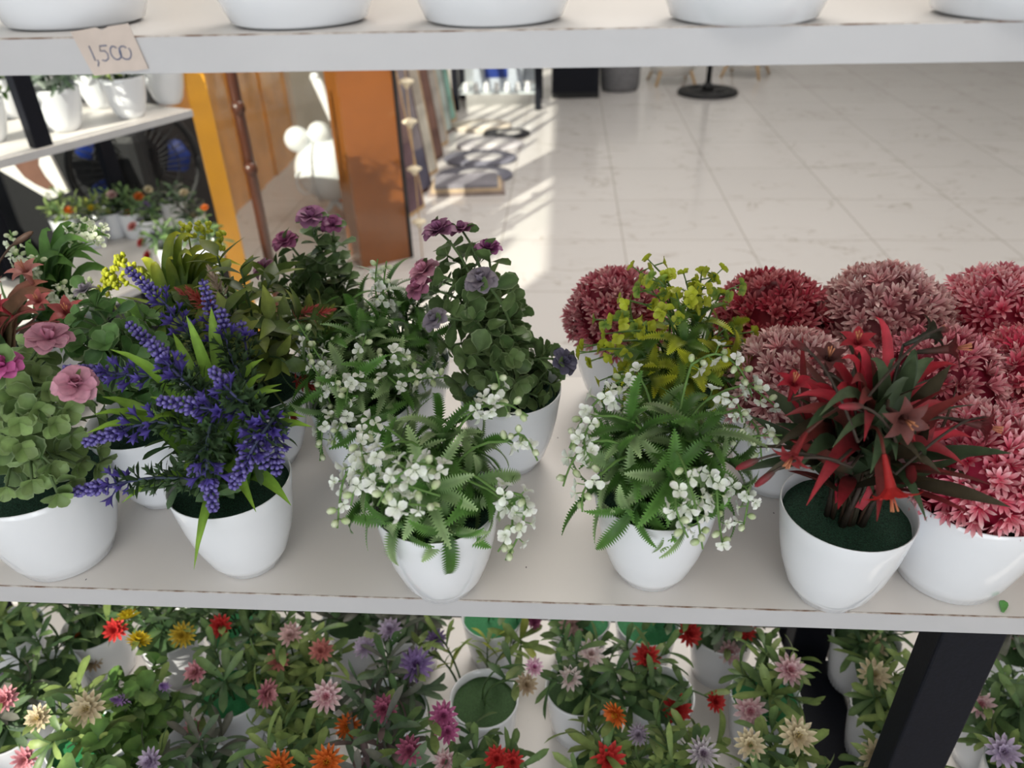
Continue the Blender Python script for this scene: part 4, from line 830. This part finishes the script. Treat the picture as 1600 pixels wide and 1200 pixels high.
ZP = [
 ('zinnia pot with purple-grey and cream-pink blossoms at the left edge of the bottom shelf', 20, 990, 'light', [(15, 1050, 'purple grey', -.02), (48, 1035, 'cream', -.01)], {}),
 ('zinnia pot with rusty red and tan blossoms left of the yellow ones', 150, 985, 'green', [(181, 984, 'red', -.04), (116, 998, 'orange', 0, 1, (-.6, -.2, .5)), (145, 1032, 'tan', -.02)], {}),
 ('zinnia pot with three yellow blossoms under the shelf board at the left', 265, 992, 'green', [(200, 967, 'yellow', -.055, 1.05, (-.5, -.5, .6)), (216, 1003, 'yellow', -.05, 1.05, (-.4, .2, .9)), (286, 992, 'dull yellow', -.04, 1.1)], {}),
 ('zinnia pot with one orange-red blossom beside the yellow ones', 375, 985, 'green', [(345, 978, 'red', -.045, 1.0)], dict(foam='foam2')),
 ('zinnia pot with a large cream blossom and a smaller one at the lower left', 135, 1160, 'light', [(138, 1107, 'cream', -.02, 1.25), (62, 1122, 'cream', -.02, 1.0)], dict(n=5, foam='foam2')),
 ('zinnia pot with dim pink blossoms at the lower left corner', 15, 1140, 'grey', [(10, 1092, 'pink', 0), (40, 1185, 'pink', -.03)], {}),
 ('round-leaved mint pot with two violet flower spikes between cream and pink zinnias', 235, 1130, 'mint', [(190, 1095, 'spike', 0, 1), (257, 1073, 'spike', .01, .8)], {}),
 ('zinnia pot with two dusty pink blossoms right of the violet spikes', 365, 1085, 'green', [(307, 1050, 'pink', .0), (306, 1140, 'pink', -.04)], dict(foam='foam2', n=5)),
 ('zinnia pot with three coral-pink blossoms high in the middle of the left group', 470, 1060, 'light', [(455, 992, 'pale pink', .0), (502, 1017, 'coral', .0), (435, 1033, 'coral', -.01)], {}),
 ('zinnia pot with a pink-and-white blossom beside a pink one seen from the side', 470, 1125, 'light', [(510, 1088, 'pink white', -.02, 1.2), (414, 1083, 'pink', -.01, 1.1, (-.9, -.3, .3)), (543, 1135, 'orange', -.03)], {}),
 ('pot of dark leaves without blossoms in the back row under the shelf board', 553, 970, 'grey', [], dict(n=5)),
 ('zinnia pot with pale violet star blossoms standing alone in the middle', 615, 1112, 'grey', [(650, 1040, 'purple', .03, 1.45), (571, 1012, 'lilac', .05, 1.0), (610, 985, 'lilac', .06)], dict(zs=1.15)),
 ('zinnia pot with one dark violet blossom in the back row', 640, 975, 'grey', [(681, 998, 'purple', -.03)], {}),
 ('zinnia pot with two orange blossoms at the bottom edge of the picture', 472, 1222, 'light', [(437, 1198, 'orange', -.02, 1.15), (511, 1190, 'orange', -.02, 1.15)], {}),
 ('mauve-leaved pot with dark magenta blossom clusters at the bottom edge', 600, 1225, 'mauve', [(600, 1108, 'dark magenta', .03, 1.0), (640, 1172, 'dark magenta', -.0, 1.0), (692, 1118, 'magenta', .02, 1.0), (698, 1142, 'magenta', .01, .9)], dict(zs=1.2)),
 ('zinnia pot leaning right with wide green foam showing and small pink blossoms', 757, 1098, 'lime', [(834, 1042, 'magenta white', .0, .75), (822, 1069, 'tan', -.01, .9)], dict(tilt=(-.28, .50), n=4)),
 ('pot with bright green foam in the back row behind the leaning one', 770, 968, 'lime', [(834, 972, 'magenta', .0, .7)], dict(foam='foam2', tilt=(0, .5), n=3)),
 ('zinnia pot with two whitish pink blossoms right of the leaning one', 905, 1080, 'green', [(891, 1060, 'white pink', -.01, 1.0), (923, 1022, 'white pink', .01, 1.15)], {}),
 ('zinnia pot with one pale blossom close under the shelf board in the middle', 905, 972, 'green', [(893, 976, 'pale pink', -.02, 1.1)], dict(foam='foam2', n=4)),
 ('zinnia pot with one scarlet blossom in the back row', 1010, 978, 'green', [(1076, 990, 'red', -.02, 1.15)], dict(foam='foam2', tilt=(0, .3), n=5)),
 ('zinnia pot with three red blossoms and dark green foam showing on its left', 1030, 1092, 'green', [(1011, 1028, 'red', .03, 1.15), (1057, 1107, 'red', -.02, 1.2), (1117, 1096, 'red', -.01, .85)], dict(tilt=(0, .32))),
 ('zinnia pot with a dull red blossom behind the pink-and-white one', 1128, 990, 'grey', [(1165, 986, 'red', -.02, .9), (1140, 1018, 'pink white', -.02, 1.1)], {}),
 ('zinnia pot with two large pink-and-white blossoms beside the dark rail', 1195, 1095, 'light', [(1233, 1047, 'pink white', .0, 1.25), (1172, 1110, 'pink white', -.03, 1.3)], dict(kind='ribbed', foam='foam2')),
 ('zinnia pot with fiery red blossoms in the front row', 945, 1215, 'light', [(963, 1115, 'orange', .03, 1.0, (.9, -.3, .3)), (950, 1185, 'red', -.0, 1.25)], {}),
 ('zinnia pot with small red blossoms half cut by the bottom edge', 755, 1235, 'green', [(776, 1185, 'red', .01, .9), (800, 1190, 'red', .01, .85), (696, 1190, 'pink white', .01, .9)], {}),
 ('zinnia pot with a dark violet and white blossom cut by the bottom edge', 1065, 1225, 'light', [(1097, 1177, 'purple white', .0, 1.15), (998, 1148, 'purple grey', .02, .8)], {}),
 ('zinnia pot with two cream blossoms in front of the dark rail', 1215, 1225, 'light', [(1245, 1150, 'cream', .01, 1.3), (1172, 1163, 'cream', .01, 1.1)], {}),
 ('ribbed pot with a greenish cream blossom tucked behind the black post', 1352, 1005, 'green', [(1368, 1010, 'cream', -.01, 1.1)], dict(kind='ribbed')),
 ('ribbed pot with a whole cream blossom just left of the black post', 1385, 1115, 'light', [(1365, 1055, 'cream', .02, 1.25)], dict(kind='ribbed')),
 ('ribbed pot with a cream blossom cut by the bottom edge left of the black post', 1400, 1235, 'light', [(1368, 1182, 'cream', .01, 1.15)], dict(kind='ribbed')),
 ('zinnia pot with pale pink blossoms at the right edge of the bottom shelf', 1575, 1010, 'grey', [(1590, 1000, 'pale pink', .0), (1580, 1066, 'pale pink', -.02)], {}),
 ('zinnia pot with a bright pink blossom directly right of the black post', 1560, 1125, 'green', [(1531, 1100, 'pink white', -.0, 1.1)], {}),
 ('zinnia pot with a lilac blossom at the lower right corner', 1600, 1210, 'light', [(1567, 1174, 'lilac', .0, 1.2)], {}),
 ('zinnia pot of plain grey-green leaves at the bottom edge below the pink blossom', 318, 1225, 'grey', [(236, 1190, 'lilac', .0, 1.0)], {}),
 ('round-leaved mint pot at the bottom edge below the violet spikes', 190, 1225, 'mint', [], {}),
 ('pot of green leaves without blossoms between the yellow and coral zinnias', 420, 1010, 'green', [], dict(n=5)),
 ('pot of plain leaves in the gap behind the cream blossoms at the left', 75, 1065, 'green', [], dict(n=5)),
]
for lab, px, py, lv, fl, kw in ZP: zinnia_pot(lab, px, py, lv, fl, **kw)

# ---------------------------------------------------------------- second rack: plants in white pots and a low row of zinnias
DUST = [((.07, .12, .08), (.26, .33, .27)), ((.05, .10, .06), (.15, .22, .14)), ((.10, .15, .11), (.36, .42, .36))]
def bush_lib(seed, n, cols, L_, Wd, k, nl, **kw):
    out = []
    for mb in bush(random.Random(seed), .10, .075, n, L_, Wd, k, cols, nl, .8, **kw):
        o = mb.build('leafy_stem', M['leaf']); out.append(o.data); bpy.data.objects.remove(o)
    return out
BL = {'dusty': bush_lib(201, 12, DUST, .045, .014, 'lance', 10, spread=88, teeth=True), 'lime': bush_lib(202, 12, [((.05, .12, .03), (.26, .34, .05)), ((.03, .08, .02), (.10, .18, .04)), ((.16, .22, .03), (.48, .50, .05))], .03, .014, 'ovate', 9, spread=95), 'dark': bush_lib(203, 10, [((.03, .07, .03), (.09, .15, .06)), ((.05, .09, .04), (.14, .2, .1))], .038, .012, 'lance', 9, spread=85)}
for lab, px, py, lv, s in [('dusty green fern in a white pot in front on the second rack', 105, 203, 'dusty', 1.22), ('lime-green plant in a white pot on the second rack', 206, 183, 'lime', 1.22), ('dark green plant in a white pot at the far end of the second rack', 266, 162, 'dark', 1.22), ('plant in a sunlit white pot left of the black post on the second rack', 22, 183, 'dark', 1.22), ('plant in a white pot behind the black post of the second rack', 66, 172, 'dusty', 1.15), ('grey-green plant in a shaded white pot between the dusty and lime ones', 160, 168, 'dusty', 1.1), ('plant in a white pot cut by the left edge on the second rack', -12, 222, 'lime', 1.15)]:
    p = atz(px, py, ZM); p[2] = ZM+.0003; t = potted('potted_plant', lab, p, 'pot', 'moss', s, px*.1, 'potted plants on the second rack')
    for me in BL[lv]: link('leafy_stem', me, t)
ZR = [('small pot with violet blossoms low on the second rack', 235, 345, 'green', [(227, 323, 'purple', 0, 1.3), (222, 350, 'purple', 0, 1.2), (240, 368, 'purple', -.02, 1.2)]), ('small pot with orange blossoms low on the second rack', 205, 335, 'green', [(217, 308, 'orange', 0, 1.2), (203, 335, 'orange', 0, 1.2), (232, 297, 'cream', .0, 1.0)]),
      ('small pot with a pale pink blossom low on the second rack', 172, 335, 'light', [(175, 305, 'pale pink', 0, 1.2), (155, 312, 'purple', 0, 1.0)]), ('small pot with white blossoms at the far end low on the second rack', 300, 340, 'grey', [(288, 302, 'cream', 0, 1.1), (303, 338, 'cream', 0, 1.0)]), ('small pot with red blossoms low on the second rack', 265, 388, 'green', [(222, 380, 'red', 0, 1.1), (208, 355, 'coral', 0, 1.2), (232, 400, 'red', 0, 1.2)]),
      ('small pot with a single orange blossom at the near end low on the second rack', 100, 345, 'light', [(107, 330, 'orange', 0, 1.2)]), ('small pot with yellow-white buds low on the second rack', 140, 348, 'lime', [(143, 325, 'yellow', 0, .8)]), ('small pot of plain leaves low on the second rack', 325, 385, 'green', [(320, 325, 'orange', 0, .8)]), ('small pot with lilac blossoms behind the dusty green fern', 270, 318, 'grey', [(262, 330, 'pink', 0, 1.0)])]
for lab, px, py, lv, fl in ZR:
    t = zinnia_pot(lab, px, py, lv, fl); t['group'] = 'small pots low on the second rack'

# ---------------------------------------------------------------- things behind the second rack
def place(o, loc, rz=0.0, tilt=0.0): o.location = tuple(loc); o.rotation_euler = (tilt, 0, rz); return o
bx = thing('equipment_box', 'black upright case with a small grey plate behind the second rack', 'case', (-1.72, 2.78, 0), rad(-8))
flat_box('case_body', (-.30, -.2, 0), (.30, .2, .78), M['blackm'], bx, .03)
flat_box('plate', (.10, -.204, .46), (.19, -.2, .55), plain('grey_plate', (.25, .26, .27), .5), bx)
fan = thing('floor_fan', 'large round black fan with wire guard and blue blades behind the second rack', 'fan', (-1.53, 2.64, 0), rad(38))
mb = MB(); lathe(mb, [(0, 0), (.2, 0), (.2, .02), (.03, .04), (.02, .05), (.02, .33), (0, .33)], ns=28); mb.build('stand', M['blackm'], fan)
FC = V3(0, 0, .66)
mb = MB()
for R in (.21, .20, .14, .08): tube(mb, [FC+V3(R*math.cos(a), -.055-.03*(1-R/.21), R*math.sin(a)) for a in np.linspace(0, 2*PI, 41)], .012 if R > .205 else .0025, ns=5)
for a in np.linspace(0, 2*PI, 40, endpoint=False): tube(mb, [FC+V3(.05*math.cos(a), -.085, .05*math.sin(a)), FC+V3(.14*math.cos(a), -.072, .14*math.sin(a)), FC+V3(.21*math.cos(a), -.055, .21*math.sin(a))], .0022, ns=4)
mb.build('wire_guard', M['blackm'], fan)
mb = MB()
for k in range(5):
    a = k*2*PI/5; d = V3(math.cos(a), -.12, math.sin(a)); blade(mb, FC+d*.05, d, nrm(V3(-.4*math.sin(a), -1, .4*math.cos(a))), .145, .12, 'oblong', .1, .15, WHITE, WHITE, 8)
o = mb.build('fan_blades', M['blue'], fan); m = o.modifiers.new('thick', 'SOLIDIFY'); m.thickness = .003
mb = MB(); lathe(mb, [(0, -.10), (.07, -.10), (.085, -.02), (.085, .04), (0, .04)], ns=28); V = mb.V[0]; mb.V[0] = np.stack([V[:, 0], -V[:, 2]+.03, V[:, 1]], 1)+FC; mb.build('motor', M['blackm'], fan)
# white board with a brown shape, and the chrome-legged black stool beside it
pb = thing('poster_board', 'white board with a brown painted shape tilted behind the second rack', 'poster', tuple(aty(78, 312, 2.3)))
def slab(name, px, Y, th, mat, parent, c=WHITE):
    Pf = [aty(x, y, Y)-np.array(pb.location) for x, y in px]; n = len(Pf); mb = MB()
    mb.add(np.array(Pf+[p+V3(0, th, 0) for p in Pf]), [tuple(range(n)), tuple(range(2*n-1, n-1, -1))]+[(i, i+n, (i+1) % n+n, (i+1) % n) for i in range(n)], np.tile(c, (2*n, 1)))
    return mb.build(name, mat, parent, smooth=False)
slab('board', [(78, 312), (107, 300), (58, 205), (-60, 205), (-45, 240)], 2.3, .012, M['wall'], pb)
slab('painted_shape', [(20, 255), (38, 240), (60, 240), (60, 258), (70, 275), (84, 291), (84, 297), (72, 296), (55, 288), (38, 277)], 2.2985, .0013, M['paint'], pb, (.17, .085, .06))
stl = thing('stool', 'black seat on chrome tube legs at the left edge behind the second rack', 'stool', (-2.10, 2.22, 0), rad(30))
mb = MB(); lathe(mb, [(0, .42), (.17, .42), (.185, .435), (.185, .46), (.165, .475), (0, .478)], ns=32); mb.build('seat', M['blackm'], stl)
for k in range(4):
    a = k*PI/2+.6; mb = MB(); tube(mb, [(.13*math.cos(a), .13*math.sin(a), .42), (.2*math.cos(a), .2*math.sin(a), .0)], .011, ns=10); mb.build('leg', M['chrome'], stl)
mb = MB(); tube(mb, [(.175*math.cos(a), .175*math.sin(a), .15) for a in np.linspace(0, 2*PI, 33)], .007, ns=6); mb.build('foot_ring', M['chrome'], stl)
# dark partition that closes off the corner
struct('wall_corner', (-2.58, 3.22, 0), (-1.72, 3.29, 1.25), M['dark'])
struct('trim_3', (-2.50, .2, 0), (-2.44, 3.21, .95), M['dark'])

# ---------------------------------------------------------------- orange doorway and what stands beyond it
dr = thing('glass_door', 'glass door with an amber edge stile and long dark brown pull handle', 'door', (-1.105, 2.36, 0), rad(24))
flat_box('stile', (-.030, -.006, 0), (.030, .006, 2.2), M['yellow'], dr, .003)
flat_box('pane', (.026, -.004, .02), (.42, .004, 2.2), M['glass'], dr)
hd = MB(); tube(hd, [(.105, -.05, .2), (.105, -.05, 1.9)], .0165, ns=14); hh = hd.build('pull_handle', M['brown'], dr)
for z in (.72, .905, 1.35):
    mb = MB(); tube(mb, [(.105, -.075, z), (.105, -.004, z)], .02, ns=14); mb.build('standoff', M['brown'], hh)
col = thing('door_column', 'thick glossy orange-brown wooden column with a black gasket on its right', 'column', (-.865, 3.36, 0), rad(33))
flat_box('column_body', (-.125, -.085, 0), (.115, .085, 3.0), M['orange'], col, .004)
flat_box('gasket', (.1155, -.085, 0), (.132, -.06, 3.0), M['blackm'], col)
mb = MB()
for k in range(8): box(mb, (-1.86, 3.3+k*.2275, 0), (-1.79-.012*(k % 2), 3.3+k*.2275+.224, 1.3))
tag(mb.build('trim_1', M['orangewall'], smooth=False), kind='structure')
struct('trim_2', (-1.86, 5.12, 0), (-1.77, 7.6, 1.3), M['cream'])
# white sculpture on an orange pedestal
ped = thing('pedestal', 'round orange pedestal behind the white sculpture', 'pedestal', (-1.19, 4.30, 0), .3)
mb = MB(); lathe(mb, [(0, 0), (.17, 0), (.17, .015), (.155, .03), (.15, .20), (.16, .215), (.16, .23), (0, .23)], ns=40); mb.build('drum', plain('orange_paint', (.75, .22, .03), .4), ped)
sc = thing('sculpture', 'glossy white round-bodied sculpture with a long upright horn, before the orange pedestal', 'sculpture', (-1.215, 3.9, .0), rad(10)); sc.scale = (1.12, 1.12, 1.0)
mb = MB()
for a, b in ((-.09, .09), (.09, -.09)): tube(mb, [(a, -.03, 0.008), (a*.3, -.02, .07), (b*.45, -.0, .15)], .017, .014, ns=8)
mb.build('crossed_legs', M['gloss'], sc)
mb = MB(); blob(mb, V3(0, 0, .27), V3(0, .1, 1), .165, .16, WHITE, None, 32, 20); bd = mb.build('body', M['gloss'], sc)
mb = MB(); tube(mb, [V3(-.045-.02*math.cos(a), -.158*math.cos(a), .27+.165*math.sin(a)) for a in np.linspace(-1.3, 1.3, 17)], .006, ns=6); mb.build('seam', M['gloss'], bd)
mb = MB(); tube(mb, [V3(-.11+.035*math.cos(a), -.115-.02*math.cos(a), .24+.06*math.sin(a)) for a in np.linspace(0, 2*PI, 25)], .007, ns=6); mb.build('port_ring', M['gloss'], bd)
for x, z, r in ((-.12, .43, .058), (-.02, .455, .052)): mb = MB(); blob(mb, V3(x, -.03, z), V3(0, 0, 1), r*1.1, r, WHITE, None, 20, 14); mb.build('knob', M['gloss'], sc)
mb = MB(); tube(mb, [(.10, -.05, .38), (.085, -.06, .47), (.05, -.06, .57), (.02, -.05, .66), (.0, -.05, .72)], .035, .02, ns=14); blob(mb, V3(0, -.05, .72), V3(0, 0, 1), .026, .022, WHITE, None, 14, 9); mb.build('horn', M['gloss'], sc)
# hanging string of shells beside the column
gl = thing('shell_garland', 'string of cream shells hanging beside the orange column', 'garland', (-.655, 3.30, 0))
mb = MB(); tube(mb, [(0, 0, .02), (.002, 0, .5), (-.004, 0, 1.2), (0, 0, 2.5)], .003, ns=5); mb.build('cord', M['wood'], gl)
for z in (.93, .80, .64, .44, .2): mb = MB(); lathe(mb, [(0, z+.012), (.012, z+.010), (.030, z+.002), (.033, z-.004), (.018, z-.012), (.006, z-.03), (0, z-.032)], ns=18, flute=.05); mb.build('shell', M['shell'], gl)
# framed pictures leaning along the glass line
PC = [((.30, .20, .17), (.12, .07, .10)), ((.09, .09, .15), (.30, .26, .27)), ((.45, .40, .34), (.62, .58, .50)), ((.16, .09, .08), (.30, .16, .12)), ((.48, .44, .40), (.30, .26, .24)), ((.30, .42, .42), (.50, .55, .52)), ((.10, .30, .26), (.30, .52, .45)), ((.45, .36, .30), (.62, .55, .5))]
PL = ['rust-brown', 'dark slate', 'cream', 'dark red-brown', 'grey-beige', 'pale teal', 'green-teal', 'tan']
for i, (ca, cb) in enumerate(PC[:7]):
    y = 3.80+i*.335; h = .9+.25*((i*5) % 3)/2
    t = thing('framed_picture', '%s canvas, number %s along the row leaning against the glass' % (PL[i], ['one', 'two', 'three', 'four', 'five', 'six', 'seven', 'eight'][i]), 'picture', (-.865-.012*i, y, .0), rad(90)); t.rotation_euler = (rad(-8), 0, rad(72))
    t['label'] = '%s canvas leaning on the floor in the picture row behind the orange column' % PL[i]; t['group'] = 'canvases leaning along the left'
    flat_box('frame', (-.29, -.012, 0), (.29, .012, h), M['brown'] if i % 2 else M['wood'], t, .002)
    mb = MB(); r = random.Random(i); k = 5
    for q in range(k): box(mb, (-.27, -.0145, .02+(h-.04)*q/k), (.27, -.0125, .02+(h-.04)*(q+1)/k), mix(ca, cb, r.random()))
    mb.build('canvas', M['paint'], t, smooth=False)
# round mats on the floor
for i, (px, py, r_, col_, lab) in enumerate([(752, 199, .175, (.62, .55, .46), 'cream round mat on the floor farthest along the row'), (792, 211, .13, (.03, .03, .035), 'black round mat on the floor'), (765, 228, .18, (.50, .48, .50), 'light grey round mat on the floor'), (750, 250, .185, (.17, .17, .21), 'slate-blue round mat with a pale centre'), (742, 276, .18, (.15, .15, .19), 'dark grey round mat with a blue-white motif nearest the pictures')]):
    p = atz(px, py, 0); t = thing('round_mat', lab, 'mat', (p[0], p[1], .001), 0, 'round mats on the shop floor'); t.scale = (1.25, .92, 1)
    mb = MB(); lathe(mb, [(0, 0), (r_, 0), (r_+.006, .01), (r_, .02), (0, .02)], col_, 40); mb.build('rim', M['paint'], t)
    mb = MB(); lathe(mb, [(0, .0202), (r_*.55, .0202), (r_*.52, .0225), (0, .0228)], mix(col_, (.7, .68, .66), .6), 32, (r_*.1, 0, 0)); mb.build('centre_motif', M['paint'], t)
tb = thing('tile_pile', 'short pile of printed tiles on the sunlit floor before the mats', 'tiles', tuple(atz(735, 297, 0)+V3(0, 0, .001)), .1)
for k, c_ in enumerate(((.30, .24, .22), (.55, .42, .28), (.25, .24, .27))): mb = MB(); box(mb, (-.24+.02*k, -.11, .022*k), (.2-.02*k, .11, .022*k+.021), c_); mb.build('tile', M['paint'], tb, smooth=False)
# display stand with glass shelves at the back
ds = thing('display_stand', 'black-legged stand with glass shelves and small bright trinkets at the back of the shop', 'stand', (-.55, 6.62, 0), 0)
for x in (-.33, .33):
    for y in (-.22, .22): flat_box('leg', (x-.025, y-.025, 0), (x+.025, y+.025, 1.3), M['black'], ds)
for z in (.12, .62, 1.1): flat_box('glass_shelf', (-.32, -.21, z), (.32, .21, z+.012), plain('pale_glass_%d' % int(z*100), (.55, .60, .62), .1, amt=.05), ds)
flat_box('back_panel', (-.30, .20, .14), (.30, .215, .60), plain('silver_panel', (.45, .48, .52), .25, .3, amt=.2, nscale=9), ds)
fp = thing('picture_card', 'blue printed card standing on the glass stand', 'card', (-.55, 6.59, .1325), 0); flat_box('card', (-.2, -.01, 0), (.2, .01, .3), plain('silver_card', (.42, .46, .52), .3), fp); flat_box('print', (-.11, -.012, .08), (.08, -.01, .22), M['blue'], fp)
for k in range(7):
    r = random.Random(k); t = tag((lambda b: b.build('trinket', M['gloss'], None, (-.80+k*.083, 6.45, .1325)))((lambda b: (lathe(b, [(0, 0), (.022, 0), (.03, .02), (.018, .05), (.024, .06), (0, .075)], ns=16), b)[1])(MB())), 'small shiny white trinket in the row on the glass stand', 'trinket', 'trinkets on the glass stand')
bb = thing('black_cabinet', 'plain black cabinet on the floor at the back', 'cabinet', (.08, 7.0, 0)); flat_box('cabinet_body', (-.2, -.2, .0), (.2, .2, .7), M['blackm'], bb, .01); flat_box('cabinet_door', (-.19, -.212, .05), (.19, -.2, .69), M['black'], bb, .003)
wb = thing('wicker_basket', 'dark grey wicker basket between black cabinet and stool', 'basket', (.47, 7.15, 0)); wb.scale = (.8, .8, .8); mb = MB(); lathe(mb, [(0, .0), (.19, 0), (.21, .05), (.225, .5), (.215, .5), (.2, .06), (0, .05)], ns=40, flute=.015); mb.build('basket_body', M['wicker'], wb); mb = MB(); tube(mb, [(.22*math.cos(a), .22*math.sin(a), .5) for a in np.linspace(0, 2*PI, 41)], .014, ns=7); mb.build('rim', M['wicker'], wb)
for k, (x, y, lab) in enumerate(((.95, 7.42, 'white tub chair on pale wooden legs beside the wicker basket'), (1.66, 7.7, 'second tub chair on pale wooden legs behind the fan stand'))):
    ch = thing('tub_chair', lab, 'chair', (x, y, 0), .2+k, 'tub chairs at the back')
    mb = MB(); lathe(mb, [(0, .07), (.17, .08), (.22, .16), (.25, .6), (.235, .6), (.2, .40), (0, .40)], ns=36); mb.build('shell', M['wall'], ch)
    for j in range(4): a = j*PI/2+.7; mb = MB(); tube(mb, [(.15*math.cos(a), .15*math.sin(a), .2), (.25*math.cos(a), .25*math.sin(a), 0)], .017, .012, ns=9); mb.build('leg', M['wood'], ch)
fs = thing('fan_stand', 'black pole on a round slotted base standing on the tiles at the back', 'stand', tuple(atz(1105, 146, 0)))
mb = MB(); lathe(mb, [(.16, 0), (.25, 0), (.255, .012), (.245, .03), (.165, .035), (.16, .02)], ns=48); mb.build('base_ring', M['blackm'], fs)
mb = MB(); box(mb, (-.17, -.07, .004), (.17, .07, .034)); box(mb, (-.05, -.17, .004), (.05, .17, .034)); o = mb.build('base_bar', M['blackm'], fs, smooth=False)
mb = MB(); tube(mb, [(0, 0, .02), (0, 0, 1.2)], .022, ns=14); tube(mb, [(0, 0, .03), (0, 0, .09)], .05, .03, ns=16); mb.build('pole', M['blackm'], fs)
